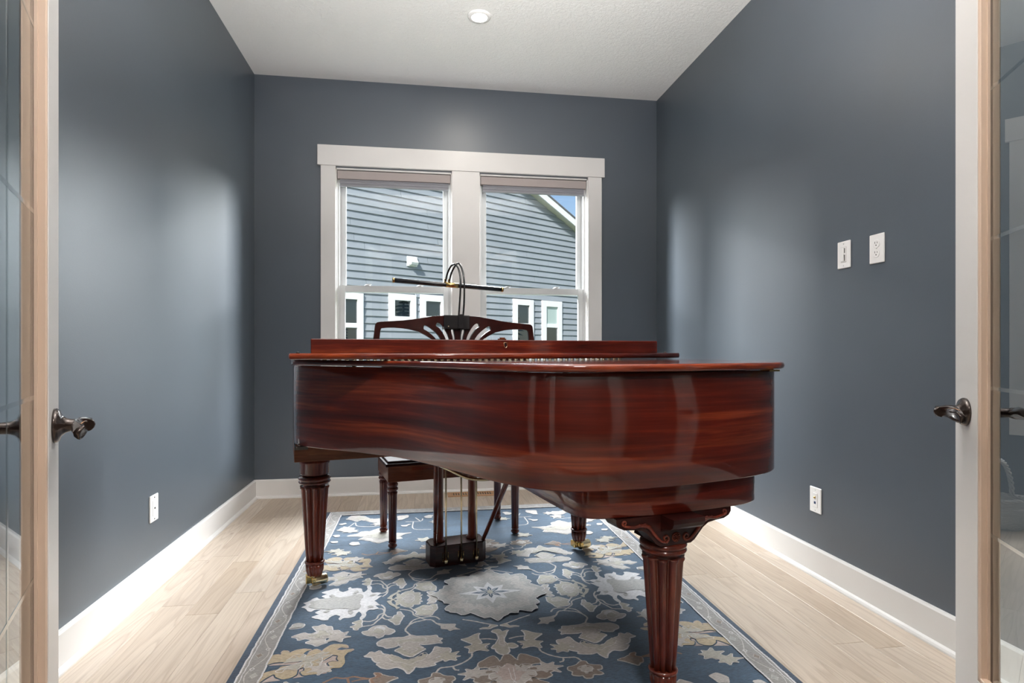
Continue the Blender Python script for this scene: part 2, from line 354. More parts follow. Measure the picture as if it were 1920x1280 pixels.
# ------------------------------------------------------------------ window casing and sashes
tr = tag(MB().box((-.7588, YB-.028, 2.414), (1.4037, YB, 2.562), bev=.002).build('trim_2', M['trim']), kind='structure')
F = YB-.020
for a, c_ in (((-.7363, F, .52), (-.632, YB, 2.414)), ((1.272, F, .52), (1.382, YB, 2.414)), ((.215, F, .62), (.425, YB, 2.414))):
    box('casing', a, c_, M['trim'], tr, .0015)
box('sill', (-.7363, YB-.034, .52), (1.382, YB+.02, .62), M['trim'], tr, .002)
MX0, MX1 = .221, .419
def window_unit(name, x0, x1, loc=None):
    w_ = empty(name); tag(w_, kind='structure')
    yj = YB+T
    b = MB().box((x0, YB, WZ0), (x0+.012, yj, WZ1)).box((x1-.012, YB, WZ0), (x1, yj, WZ1)).box((x0, YB, WZ1-.012), (x1, yj, WZ1)).box((x0, YB, WZ0), (x1, yj, WZ0+.015))
    b.build('jamb', M['trim'], w_)
    a0, a1, z0, z1 = x0+.012, x1-.012, WZ0+.015, WZ1-.012
    b = MB(); y0 = YB+.045
    b.box((a0, y0, z0), (a0+.014, y0+.09, z1)).box((a1-.014, y0, z0), (a1, y0+.09, z1)).box((a0, y0, z1-.02), (a1, y0+.09, z1)).box((a0, y0, z0), (a1, y0+.09, z0+.02))
    b.box((a0+.014, y0+.038, z0), (a0+.020, y0+.046, z1)).box((a1-.020, y0+.038, z0), (a1-.014, y0+.046, z1))
    b.build('window_frame', M['vinyl'], w_)
    c0, c1 = a0+.014, a1-.014
    # lower sash (nearer), upper sash (farther)
    for nm, ys, s0, s1, st, rb, rt in (('lower_sash', y0+.006, z0+.02, 1.548, .040, .06, .047), ('upper_sash', y0+.05, 1.50, z1-.02, .042, .045, .045)):
        b = MB(); y2 = ys+.03
        b.box((c0, ys, s0), (c0+st, y2, s1), bev=.0015).box((c1-st, ys, s0), (c1, y2, s1), bev=.0015)
        b.box((c0+st, ys, s0), (c1-st, y2, s0+rb), bev=.0015).box((c0+st, ys, s1-rt), (c1-st, y2, s1), bev=.0015)
        s_ = b.build(nm, M['vinyl'], w_)
        MB().box((c0+st-.004, ys+.012, s0+rb-.004), (c1-st+.004, ys+.016, s1-rt+.004)).build('pane', M['pane'], s_)
    b = MB(); xm = (c0+c1)/2 + (.06 if x0 < 0 else .03)
    for xx in (c0+.20, c1-.22):
        b.lathe([(.0, .0), (.022, .0), (.022, .004), (.012, .010), (0, .011)], (xx, y0+.02, 1.548), 14)
        b.box((xx-.004, y0+.008, 1.556), (xx+.03, y0+.02, 1.562))
    b.build('sash_lock', M['vinyl'], w_)
    return w_
window_unit('window_1', WX0, MX0); window_unit('window_2', MX1, WX1)
def blind(x0, x1, label):
    t = tag(empty('roller_blind', ((x0+x1)/2, YB+.02, WZ1-.012)), label, 'blind', 'rolled-up blinds at the window head')
    h = (x1-x0)/2-.004
    MB().box((-h, -.018, -.066), (h, .022, -.006), bev=.004).build('cassette', M['blind'], t)
    b = MB()
    for k in range(4): b.box((-h+.018, -.006+.002*(k % 2), -.066-.011*(k+1)), (h-.014, .016-.002*(k % 2), -.066-.011*k-.0008), bev=.002)
    b.build('folded_shade', M['blind2'], t)
    MB().box((-h+.016, -.008, -.118), (h-.012, .018, -.110), bev=.002).build('bottom_rail', M['blind2'], t)
blind(WX0+.012, MX0-.012, 'mauve grey blind raised at the top of the left window half')
blind(MX1+.012, WX1-.012, 'mauve grey blind raised at the top of the right window half')

# ------------------------------------------------------------------ ceiling lights
def can(x_, y_, label):
    t = tag(empty('ceiling_light', (x_, y_, ZC)), label, 'ceiling light', None)
    MB().lathe([(.046, -.010), (.050, -.012), (.066, -.009), (.070, -.002), (.070, 0)], n=40).build('trim_ring', M['plastic'], t)
    MB().lathe([(.001, -.013), (.030, -.0125), (.048, -.0105), (.048, -.004)], n=32).build('diffuser', M['lens'], t)
    return t
can(.332, 3.498, 'small round lit disc light in the ceiling above the piano')
light('can_lamp', 'AREA', (.332, 3.498, 3.03), (0, 0, 0), 5, (1, .93, .84), .09, shape='DISK')
can(.332, 1.55, 'round ceiling disc light near the doorway')
light('can_lamp', 'AREA', (.332, 1.55, 3.03), (0, 0, 0), 5, (1, .93, .84), .09, shape='DISK')

# ------------------------------------------------------------------ wall plates
def plate(name, y_, z_, side, label, kind):
    x_ = XL if side < 0 else XR
    t = tag(empty(name, (x_, y_, z_)), label, 'wall plate' if kind != 'duplex' else 'outlet')
    t.rotation_euler = (0, 0, R(90 if side < 0 else -90))     # local -y points into the room
    MB().box((-.040, -.006, -.0595), (.040, 0, .0595), bev=.0022).build('cover_plate', M['plastic'], t)
    def screw(z): MB().lathe([(.0032, 0), (.0032, .0012), (.001, .0016)], n=12, M=Matrix.Translation((0, -.006, z)) @ Matrix.Rotation(R(90), 4, 'X')).build('screw', M['darkslot'] if kind == 'jack' else M['vinyl'], t)
    if kind == 'duplex':
        screw(0)
        for z in (-.0195, .0195):
            s_ = MB().lathe([(.0172, 0), (.0172, .0015), (.0160, .002)], n=24, M=Matrix.Translation((0, -.006, z)) @ Matrix.Rotation(R(90), 4, 'X')).build('socket', M['plastic'], t)
            b = MB().box((-.0075, -.0086, z+.001), (-.0055, -.0078, z+.009)).box((.0055, -.0086, z+.001), (.0073, -.0078, z+.008))
            b.lathe([(.0026, 0), (.0026, .0006)], n=10, M=Matrix.Translation((0, -.008, z-.006)) @ Matrix.Rotation(R(90), 4, 'X'))
            b.build('slots', M['darkslot'], s_)
    if kind != 'duplex': MB().box((-.0176, -.0062, -.0343), (.0176, -.0055, .0343)).build('gap', mat('painted shade line', (.35, .32, .30), .6), t)  # shadow line around the insert, put in as a grey strip
    if kind == 'dimmer':
        screw(.048); screw(-.048)
        MB().box((-.0168, -.0075, -.0335), (.0168, -.0058, .0335), bev=.001).build('switch_frame', M['plastic'], t)
        MB().box((-.013, -.0105, -.030), (.003, -.0073, .030), bev=.0015).build('rocker', M['plastic'], t)
        MB().box((.0065, -.0082, -.028), (.0105, -.0072, .028)).build('slider_slot', M['darkslot'], t)
        MB().box((.0045, -.012, -.002), (.0125, -.0080, .006), bev=.001).build('slider', M['plastic'], t)
    if kind == 'data':
        screw(.048); screw(-.048)
        MB().box((-.0168, -.0075, -.0335), (.0168, -.0058, .0335), bev=.001).build('insert', M['plastic'], t)
        MB().lathe([(.0055, 0), (.0055, .004), (.0030, .004), (.0030, .007)], n=12, M=Matrix.Translation((0, -.007, .013)) @ Matrix.Rotation(R(90), 4, 'X')).build('coax_jack', M['brass'], t)
        MB().box((-.0060, -.0084, -.0180), (.0060, -.0074, -.0065)).build('data_jack', mat('blue jack', (.02, .05, .14), .4), t)
    if kind == 'jack':
        screw(.048); screw(-.048)
        MB().box((-.0168, -.0072, -.0335), (.0168, -.0058, .0335), bev=.001).build('insert', M['plastic'], t)
        MB().lathe([(.0042, 0), (.0042, .0025)], n=12, M=Matrix.Translation((0, -.007, 0)) @ Matrix.Rotation(R(90), 4, 'X')).build('jack', M['darkslot'], t)
plate('jack_plate', 2.864, .356, -1, 'white plate with one centre jack low on the left wall', 'jack')
plate('dimmer_switch', 2.356, 1.485, 1, 'white dimmer switch on the right wall, left of the outlet', 'dimmer')
plate('wall_outlet', 2.165, 1.480, 1, 'white two-socket outlet high on the right wall', 'duplex')
plate('data_plate', 2.547, .357, 1, 'white plate with two jacks low on the right wall', 'data')

# ------------------------------------------------------------------ floor register
t = tag(empty('floor_register', (.360, 4.365, 0)), 'tan wooden slotted register in the floor below the window', 'register')
b = MB().box((-.18, -.062, .0), (.18, -.036, .006), bev=.001).box((-.18, .036, .0), (.18, .062, .006), bev=.001).box((-.18, -.036, 0), (-.15, .036, .006)).box((.15, -.036, 0), (.18, .036, .006))
b.build('frame', M['oak_vent'], t); MB().box((-.15, -.036, 0), (.15, .036, .001)).build('opening', M['darkslot'], t)
sl = MB().box((-.0045, -.036, .001), (.0045, .036, .0055)).mesh('slat', M['oak_vent'])
for k in range(17):
    o = link(bpy.data.objects.new('slat', sl), t); o.location = (-.144+k*.018, 0, 0)

# ------------------------------------------------------------------ French doors
def door(name, side, P, ang):
    """P: lever point on the room-centre face; e: from hinge to lock stile"""
    e = Vector((math.sin(R(ang)), math.cos(R(ang)), 0)); n = Vector((e.y, -e.x, 0))  # n to the right of e
    n = -n                                                    # right-handed frame; the room-centre face is +y on the right door, -y on the left
    def fin(b):
        if side < 0: b.v = [(p[0], -p[1], p[2]) for p in b.v]; b.f = [f[::-1] for f in b.f]
        return b
    t = empty(name); tag(t, kind='structure')
    X = Matrix(((e.x, n.x, 0, P[0]), (e.y, n.y, 0, P[1]), (0, 0, 1, 0), (0, 0, 0, 1)))
    t.matrix_world = X                                        # local x: towards lock edge, local y: face normal
    TH = .040; sw = .115; S = -.060; E = .055; W0 = E-.72
    zb, zt, z0, z1 = .012, 2.43, .335, 2.30
    def bx(nm, a, b_, m_, par=t, bev=0): return fin(MB().box(a, b_, bev=bev)).build(nm, m_, par)
    bx('lock_stile', (S, -TH, zb), (E, 0, zt), M['trim'], bev=.001); bx('hinge_stile', (W0, -TH, zb), (W0+sw, 0, zt), M['trim'], bev=.001)
    bx('bottom_rail', (W0+sw, -TH, zb), (S, 0, z0), M['trim']); bx('top_rail', (W0+sw, -TH, z1), (S, 0, zt), M['trim'])
    g0, g1 = W0+sw, S
    for y0, y1, nm in ((-.0185, -.001, 'glazing_bead'), (-TH+.001, -.0235, 'glazing_bead')):
        b = MB(); ym = y0+.006 if y0 > -.02 else y1-.006
        for (A, B) in (((g1-.012, y0, z0), (g1, y1, z1)), ((g0, y0, z0), (g0+.012, y1, z1)), ((g0, y0, z0), (g1, y1, z0+.012)), ((g0, y0, z1-.012), (g1, y1, z1))): b.box(A, B, bev=.002)
        # small step of the bead next to the glass
        yy = (y0, y0+.005) if y0 > -.02 else (y1-.005, y1)
        b.box((g1-.016, yy[0], z0), (g1-.010, yy[1], z1)).box((g0+.010, yy[0], z0), (g0+.016, yy[1], z1))
        fin(b).build(nm, M['bead'], t)
    b = MB().box((g1-.013, -.0235, z0), (g1, -.0185, z1)).box((g0, -.0235, z0), (g0+.013, -.0185, z1)); fin(b).build('gasket', M['gasket'], t)
    bx('glass_pane', (g0+.012, -.0232, z0+.005), (g1-.012, -.0188, z1-.005), M['doorglass'])
    b = MB()
    for z in (.663, .981, 1.305, 1.630, 1.955):
        b.box((g0+.013, -.0188, z-.004), (g1-.013, -.0180, z+.004))
    for xx in ((g0+g1)/2+.03,):
        b.box((xx-.004, -.0188, z0+.02), (xx+.004, -.0180, z1-.02))
    fin(b).build('cut_groove', M['groove'], t)
    for z in (.28, 1.22, 2.2): fin(MB().lathe([(.007, 0), (.007, .10)], (W0-.004, .004, z), 10)).build('hinge', M['bronze'], t)
    # levers on both faces
    for sgn, y0 in ((1, 0), (-1, -TH)):
        MM = Matrix.Translation((0, y0, .922)) @ Matrix.Rotation(R(-90*sgn), 4, 'X')
        h = fin(MB().lathe([(.0325, 0), (.0325, .004), (.029, .009), (.020, .012), (.0145, .018), (.0115, .026), (.0105, .044), (.012, .050), (.012, .058), (0, .060)], n=36, M=MM)).build('lever_handle', M['bronze'], t)
        # lever arm, towards the hinge side, with a scooped twist
        arm = MB(); N = 22; vs = []; fs = []
        for k in range(N+1):
            q = k/N; xx = -.012 - .103*q; tw = math.sin(q*math.pi*1.0)*.9-.35; hh = .0125+.003*math.sin(q*math.pi); th = .0050+.004*(1-q)
            zc = .922+.004*math.sin(q*math.pi*1.3); yc = y0+sgn*(.050-.006*math.sin(q*math.pi))
            for i in range(10):
                a = 2*math.pi*i/10; ya = math.cos(a)*th; za = math.sin(a)*hh
                yb = ya*math.cos(tw)-za*math.sin(tw); zb_ = ya*math.sin(tw)+za*math.cos(tw)
                vs.append((xx, yc+sgn*(yb-.004*math.cos(a*2)), zc+zb_))
        for k in range(N):
            for i in range(10): j2 = (i+1) % 10; fs.append((k*10+i, k*10+j2, (k+1)*10+j2, (k+1)*10+i))
        arm.add(vs, fs+[tuple(range(10)), tuple(range(N*10, N*10+10))], 0, True)
        arm.tube([(.010, y0+sgn*.051, .922), (-.002, y0+sgn*.052, .922), (-.016, y0+sgn*.051, .922)], [.007, .0125, .0125], 12)
        fin(arm).build('lever', M['bronze'], h)
        fin(MB().tube([(-.115, y0+sgn*.052, .934), (-.10, y0+sgn*.056, .9375), (-.07, y0+sgn*.056, .935), (-.04, y0+sgn*.054, .930)], .0012, 6)).build('lever_edge', M['bronze_edge'], h)
    return t
door('door_1', -1, (-.684, 1.2228), -21.8)
door('door_2', 1, (1.2355, 1.189), 26)

# ------------------------------------------------------------------ grand piano (local x: along the keyboard, local -y: towards the tail)
PA = R(12.57); PO = (-.4816, 2.759, 0)
def catmull(pts, seg=8, closed=False):
    P = [Vector(p) for p in pts]; n = len(P); out = []
    for i in range(n if closed else n-1):
        p0 = P[i-1] if (closed or i > 0) else P[0]*2-P[1]; p1 = P[i]; p2 = P[(i+1) % n]
        p3 = P[(i+2) % n] if (closed or i+2 < n) else P[-1]*2-P[-2]
        for k in range(seg):
            t_ = k/seg
            out.append(.5*((2*p1)+(-p0+p2)*t_+(2*p0-5*p1+4*p2-p3)*t_*t_+(-p0+3*p1-3*p2+p3)*t_**3))
    if not closed: out.append(P[-1])
    return out
# rim outline from the treble cheek round the tail to the bass cheek, (x, v)
rim_pts = [(-.09, -.25), (-.09, -.1), (-.092, .12), (-.088, .26), (-.055, .335), (.02, .43), (.10, .52), (.175, .61), (.245, .71), (.30, .82), (.342, .93), (.382, 1.04),
           (.412, 1.13), (.447, 1.215), (.490, 1.295), (.548, 1.358), (.625, 1.397), (.72, 1.418), (.84, 1.429), (.97, 1.428), (1.12, 1.416), (1.235, 1.392), (1.318, 1.352), (1.378, 1.285), (1.408, 1.20), (1.419, 1.09), (1.42, .95), (1.42, .6), (1.42, .2), (1.42, -.25)]
rim = [(p.x, -p.y) for p in catmull([(a, b_, 0) for a, b_ in rim_pts], 6)]
def offset(poly, d, closed=False):
    out = []; n = len(poly)
    for i in range(n):
        a = Vector(poly[i-1] if (closed or i) else poly[i]); b_ = Vector(poly[(i+1) % n] if (closed or i < n-1) else poly[i])
        t_ = (b_-a); t_.normalize(); out.append((poly[i][0]+t_.y*d, poly[i][1]-t_.x*d))
    return out
piano = tag(empty('grand_piano', PO, PA), 'glossy red mahogany baby grand piano with closed lid and fluted legs', 'piano')
ZB, ZT = .685, 1.003
def ring_wall(outer, inner, z0, z1, uvs=True):
    n = len(outer); m = MB(); m.uv = []; s = 0; arc = [0]
    for i in range(1, n): arc.append(arc[-1]+(Vector(outer[i])-Vector(outer[i-1])).length)
    zs = [z0, z0+.003, z1-.003, z1]; vs = []; uv = []
    for k, z in enumerate(zs):
        for i in range(n):
            o_ = Vector(outer[i]); c_ = (Vector(inner[i])-o_).normalized()*(.002 if k in (0, 3) else 0)
            vs.append((o_.x+c_.x, o_.y+c_.y, z)); uv.append((arc[i], z))
    for k, z in enumerate((z1, z0)):
        for i in range(n): vs.append((inner[i][0], inner[i][1], z)); uv.append((arc[i], z+.5))
    fs = []
    for k in range(5):
        for i in range(n-1): fs.append((k*n+i, (k+1)*n+i, (k+1)*n+i+1, k*n+i+1))
    for i in range(n-1): fs.append((5*n+i, i, i+1, 5*n+i+1))
    m.add(vs, fs, 0, False); m.uv = uv
    for q in range(3*(n-1)): m.sm[q] = True
    for e in (0, n-1): m.f.append(tuple(k*n+e for k in range(6)) if e else tuple(k*n+e for k in range(6))[::-1]); m.m.append(0); m.sm.append(False)
    return m
def fixn(o):
    bm = bmesh.new(); bm.from_mesh(o.data); bmesh.ops.recalc_face_normals(bm, faces=bm.faces); bm.to_mesh(o.data); bm.free(); return o
inner = offset(rim, -.045); 
cx_ = sum(p[0] for p in rim)/len(rim)
if (Vector(inner[40])-Vector((.7, -.6))).length > (Vector(rim[40])-Vector((.7, -.6))).length: inner = offset(rim, .045); SG = 1
else: SG = -1
fixn(ring_wall(rim, inner, ZB, ZT).build('rim', M['mahog_rim'], piano))
# soundboard and beams underneath, strings deck above
fixn(MB().prism(offset(rim, SG*.043), .90, .915).build('soundboard', M['mahog_brown'], piano))
b = MB()
for u0, u1, v0, v1 in ((.14, .20, .1, .42), (.5, .56, .1, 1.3), (.85, .91, .1, 1.33), (1.15, 1.21, .1, 1.3)): b.box((u0, -v0, .72), (u1, -v1, .90))
b.build('underside_beam', M['mahog_brown'], piano)
fixn(MB().box((-.088, -.105, .583), (1.418, .235, .684), bev=.002).build('keybed', M['mahog_brown'], piano))
MB().box((-.0905, -.31, .668), (-.086, -.10, .684)).box((-.088, -.33, .672), (-.04, -.306, .684)).build('corner_plate', M['black'], piano)
# tail plinth under the rim
pl_pts = [(.63, .80), (.63, 1.0), (.630, 1.17), (.633, 1.27), (.645, 1.325), (.68, 1.356), (.75, 1.370), (.86, 1.383), (.97, 1.387), (1.10, 1.384), (1.19, 1.373), (1.245, 1.347), (1.272, 1.30), (1.28, 1.22), (1.28, 1.0), (1.28, .80)]
plc = [(p.x, -p.y) for p in catmull([(a, b_, 0) for a, b_ in pl_pts], 6)]
fixn(ring_wall(plc, offset(plc, SG*.03), .595, .6848).build('tail_plinth', M['mahog_rim'], piano))
fixn(MB().prism(offset(plc, SG*.028), .600, .68).build('plinth_core', M['mahog_dark'], piano))
# lid with rounded overhanging edge
def slab(outline, z0, z1, r=.008, ov=0):
    """plate whose edge is a bullnose"""
    n = len(outline); m = MB(); levels = []
    for k in range(7):
        a = -math.pi/2+math.pi*k/6; levels.append((r-r*math.cos(a), z0+(z1-z0)*(.5+.5*math.sin(a))))
    vs = []; fs = []
    for d, z in levels:
        vs += [(p[0], p[1], z) for p in offset(outline, SGL*d, True)]
    for k in range(6):
        for i in range(n): j2 = (i+1) % n; fs.append((k*n+i, k*n+j2, (k+1)*n+j2, (k+1)*n+i))
    m.add(vs, fs, 0, True)
    m.f += [tuple(range(n))[::-1], tuple(6*n+i for i in range(n))]; m.m += [0, 0]; m.sm += [False, False]
    return m
lid_line = offset([p for p in rim if p[1] < -.30], -SG*.030)
lid_poly = [(lid_line[0][0], -.302)]+lid_line[1:-1]+[(lid_line[-1][0], -.302)]
ar = sum(lid_poly[i][0]*lid_poly[(i+1) % len(lid_poly)][1]-lid_poly[(i+1) % len(lid_poly)][0]*lid_poly[i][1] for i in range(len(lid_poly)))
SGL = -1 if ar > 0 else 1
lid = fixn(slab(lid_poly, 1.006, 1.027).build('lid', M['mahog'], piano))
# felt cushions between rim and lid
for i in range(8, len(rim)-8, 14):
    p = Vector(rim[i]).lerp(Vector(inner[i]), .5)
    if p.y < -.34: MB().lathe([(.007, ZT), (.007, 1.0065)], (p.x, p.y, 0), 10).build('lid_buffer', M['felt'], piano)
MB().box((1.222, -1.432, 1.0005), (1.262, -1.395, 1.0058)).build('lid_buffer_brass', M['brass'], piano)
# long piano hinge and folded-back front flap with its upright nosing
b = MB()
for k in range(52): b.tube([(-.07+k*.0285, -.312, 1.0295), (-.07+k*.0285+.016, -.312, 1.0295)], .0028, 8)
tag(b.build('hinge_knuckle', M['brass_pale'], piano), kind='stuff')
MB().box((-.09, -.318, 1.0262), (1.42, -.300, 1.0278)).build('hinge_leaf', M['brass'], piano)
FZ = 1.0325
flap = [(-.115, -.318), (1.445, -.318), (1.445, -.700), (1.44, -.712), (-.11, -.712), (-.115, -.70)]
ar = sum(flap[i][0]*flap[(i+1) % 6][1]-flap[(i+1) % 6][0]*flap[i][1] for i in range(6)); SGL = -1 if ar > 0 else 1
fixn(slab(flap, FZ, FZ+.021, .006).build('front_flap', M['mahog'], piano))
nose = fixn(MB().box((-.045, -.700, FZ+.0205), (1.338, -.680, 1.103), bev=.0022).build('flap_nosing', M['mahog'], piano))
# keyhole strike of brass on the nosing
b = MB(); cxk, zk = .655, 1.083
b.tube([(cxk-.005, -.7015, zk-.006), (cxk-.007, -.7015, zk), (cxk-.007, -.7015, zk+.010), (cxk+.007, -.7015, zk+.010), (cxk+.007, -.7015, zk), (cxk+.005, -.7015, zk-.006), (cxk, -.7015, zk-.010)], .0013, 6, closed=True)
b.build('lock_strike', M['brass_pale'], nose)
MB().box((cxk-.003, -.7018, zk-.004), (cxk+.003, -.6995, zk+.008)).build('keyhole', M['black'], nose)
MB().box((.628, -.694, 1.103), (.66, -.686, 1.108)).box((.636, -.694, 1.103), (.655, -.686, 1.1125)).build('lock_bolt', M['mahog_brown'], nose)
for xx in (-.085, 1.405): MB().lathe([(.006, 0), (.006, .004), (.003, .006)], (xx, -.66, FZ+.021), 12).build('flap_buffer', M['rubber'], piano)
# keyboard end: cheeks, key slip, fallboard, music shelf, name rail
for a in (-.09, 1.35): MB().box((a, -.05, .684), (a+.07, .25, .88), bev=.004).build('arm', M['mahog'], piano)
MB().box((-.02, .222, .684), (1.35, .245, .735), bev=.002).build('key_slip', M['mahog'], piano)
MB().box((-.02, -.06, .735), (1.35, .215, .765), bev=.006).build('fallboard', M['mahog'], piano)
MB().box((-.02, -.075, .735), (1.35, -.055, .955), bev=.002).build('fallboard_back', M['mahog_dark'], piano)
MB().box((-.042, -.30, .955), (1.372, .02, .975), bev=.003).build('music_shelf', M['mahog_dark'], piano)
for a in (-.09, 1.375): MB().box((a, -.05, .87), (a+.045, .02, ZT), bev=.004).build('cheek', M['mahog'], piano)

# legs
LOBES = 10
def leg_mesh(top):
    b = MB()
    def lob(depth): return lambda k, a: 1-depth*(1-abs(math.sin(a*LOBES/2))**.55)
    # reeded taper: base drum, cuff, shaft
    b.lathe([(.030, .034), (.033, .038), (.0345, .050), (.040, .068), (.0405, .096)], n=144, mod=lob(.14))
    b.lathe([(.0405, .095), (.0435, .099), (.0435, .104), (.0395, .108)], n=48)
    pr = [(.0385, .106), (.042, .16), (.0485, .26), (.0555, .36), (.0610, .44), (.0640, .4455), (.0655, .450), (.0640, .454)]
    b.lathe(pr, n=144, mod=lambda k, a: (1-.27*(1-abs(math.sin(a*LOBES/2))**.7)) if k < 7 else (1-.27*(1-abs(math.sin(a*LOBES/2))**.7)))
    b.lathe([(.058, .452), (.050, .456), (.050, .461), (.056, .464), (.0665, .468), (.0695, .4735), (.0665, .479), (.0640, .4805), (.0675, .483), (.0705, .490), (.0675, .4975), (.058, .501), (.054, .504)], n=64)
    if top == 'block': b.lathe([(.054, .503), (.060, .507), (.0625, .513), (.0625, .555), (.066, .562), (.066, .570), (.0625, .574), (.0625, .5829)], n=64)
    else: b.lathe([(.054, .503), (.054, .52)], n=32)
    b.v = [(p[0], p[1], .034+(p[2]-.034)*.9705 if p[2] > .034 else p[2]) for p in b.v]
    return b
def caster(parent, rz):
    a = MB().lathe([(.012, .034), (.034, .036), (.034, .042), (.020, .046)], n=24).box((-.038, -.020, .008), (-.012, .024, .040), bev=.003).box((-.012, -.046, .016), (.004, .012, .040), bev=.002).build('caster', M['brass'], parent)
    a.rotation_euler = (0, 0, rz)
    c_ = MB().lathe([(.006, -.034), (.0215, -.032), (.0225, -.026), (.0225, .026), (.0215, .032), (.006, .034)], n=28, M=Matrix.Translation((.020, -.018, .0228)) @ Matrix.Rotation(R(14), 4, 'Z') @ Matrix.Rotation(R(90), 4, 'Y')).build('caster_wheel', M['brass_pale'], parent)
    c_.rotation_euler = (0, 0, rz)
lg = leg_mesh('block')
me = lg.mesh('leg', M['mahog_leg'])
RUGZ = .0115
for (u, v) in ((0, 0), (1.333, 0)):
    o = link(bpy.data.objects.new('leg', me), piano); o.location = (u, -v, .0162)
    caster(o, R(0))
tl = leg_mesh('plain').build('leg', M['mahog_leg'], piano, (.925, -1.318, .0162)); caster(tl, R(20))
tag(tl, 'fluted tail leg with carved bracket')
# bracket of the tail leg: two crossing shaped plates
half = [(.198, .5945), (.198, .582), (.190, .571), (.172, .563), (.140, .560), (.115, .556), (.096, .544), (.080, .527), (.066, .512), (.052, .5035), (0, .5035)]
outl = half+[(-x_, z_) for x_, z_ in half[-2::-1]]
RX = Matrix.Rotation(R(90), 4, 'X')          # (x, y, z) -> (x, -z, y)
b = MB().prism(outl, -.0, .062, M=RX)
b.prism([(x_*.62, z_) for x_, z_ in outl], -.052, .054, M=Matrix.Rotation(R(90), 4, 'Z') @ RX)
b.prism([(x_*1.0 if abs(x_) < .08 else x_*.75, z_) for x_, z_ in outl], -.055, .0, M=RX)
b.v = [(p[0], p[1], p[2]-.0162) for p in b.v]
br = fixn(b.build('bracket', M['mahog_dark'], tl)); tag(br, 'dark shaped bracket under the tail')
def spiral(cx, cz, r0, turns, start, sgn=1, y=-.0635, n=22):
    return [(cx+r0*(1-.75*k/n)*math.cos(start+sgn*turns*2*math.pi*k/n), y, cz+r0*(1-.75*k/n)*math.sin(start+sgn*turns*2*math.pi*k/n)) for k in range(n+1)]
for s_ in (-1, 1):
    b = MB()
    path = catmull([(s_*.172, -.0635, .574), (s_*.140, -.0645, .5685), (s_*.115, -.065, .5705), (s_*.092, -.065, .5615), (s_*.074, -.0645, .540), (s_*.052, -.064, .520), (s_*.036, -.0635, .514)], 8)
    b.tube(path, [.0025+.0028*math.sin(math.pi*(.15+.8*k/len(path))) for k in range(len(path))], 10)
    b.tube(spiral(s_*.036, .5255, .0115, 1.15, R(-90), s_*-1 if s_ > 0 else 1), [.0042-.0018*k/22 for k in range(23)], 8)
    b.tube(spiral(s_*.172, .5825, .0085, 1.1, R(-90), s_), [.0036-.0016*k/22 for k in range(23)], 8)
    for q, (xx, zz) in enumerate(((.125, .574), (.108, .5745), (.095, .567))): b.tube([(s_*(xx+.012), -.0635, zz-.006), (s_*xx, -.066, zz), (s_*(xx-.012), -.0635, zz-.002)], [.001, .0034, .001], 8)
    b.v = [(p[0], p[1], p[2]-.0162) for p in b.v]
    b.build('scroll', M['carve'], br)
b = MB().lathe([(.0145, 0), (.0145, .0025), (.0125, .004), (.0115, .0025), (0, .0025)], n=32, M=Matrix.Translation((0, -.062, .526)) @ Matrix.Rotation(R(90), 4, 'X'))
for k in range(9):
    a = 2*math.pi*k/9; b.tube([(.003*math.cos(a), -.0650, .526+.003*math.sin(a)), (.0075*math.cos(a), -.0668, .526+.0075*math.sin(a)), (.0115*math.cos(a), -.0650, .526+.0115*math.sin(a))], [.0008, .0022, .0012], 8)
b.v = [(p[0], p[1], p[2]-.0162) for p in b.v]
b.build('rosette', M['carve'], br)

# pedal lyre
UC, VF = .660, .055
lyre = MB()
oct_ = [(-.140, -.045), (-.118, -.068), (.118, -.068), (.140, -.045), (.140, .045), (.118, .068), (-.118, .068), (-.140, .045)]
lyre.prism([(UC+x_, -VF+.068+y_) for x_, y_ in oct_], .034, .128)
lyre.prism([(UC+x_*.97, -VF+.068+y_*.95) for x_, y_ in oct_], .128, .133)
ly = fixn(lyre.build('lyre_box', M['mahog_dark'], piano))
for dx in (-.083, .083):
    b = MB().lathe([(.027, .132), (.029, .137), (.029, .143), (.020, .149), (.0195, .30), (.0195, .54), (.026, .56), (.026, .583)], (UC+dx, -VF+.068, 0), 32)
    b.build('lyre_post', M['mahog_leg'], piano)
def uvp(u, v, z): return (u, -v, z)
for a, c_ in ((uvp(.545, .035, .132), uvp(.455, .43, .70)), (uvp(.785, .035, .132), uvp(.845, .45, .70))):
    MB().tube([a, tuple((p+q)/2 for p, q in zip(a, c_)), c_], [.0095, .012, .0105], 14).build('lyre_brace', M['mahog_leg'], piano)
for k, u in enumerate((.590, .666, .742)):
    b = MB().tube([uvp(u, VF+.012, .058), uvp(u, VF+.010, .30), uvp(u, VF+.004, .69)], .0042, 10)
    b.lathe([(.0075, 0), (.0085, .004), (.0085, .014), (.006, .018)], (u, -(VF+.012), .052), 16)
    b.lathe([(.0065, 0), (.0075, .003), (.0065, .008)], (u, -(VF+.006), .55-.02*k), 12)
    b.build('pedal_rod', M['brass_pale'], piano)
    b = MB().tube([uvp(u-.013, VF+.002, .058), uvp(u-.013, VF+.002, .098), uvp(u+.013, VF+.002, .098), uvp(u+.013, VF+.002, .058)], .0018, 6, closed=True)
    b.box((u-.006, -(VF+.016), .052), (u+.006, -VF+.004, .058))
    b.build('pedal_guard', M['brass'], piano)
    b = MB().tube([(u, -VF+.13, .058), (u, -VF+.19, .060), (u, -VF+.235, .052)], [.006, .009, .014], 12, sy=1.6); b.build('pedal', M['brass'], piano)
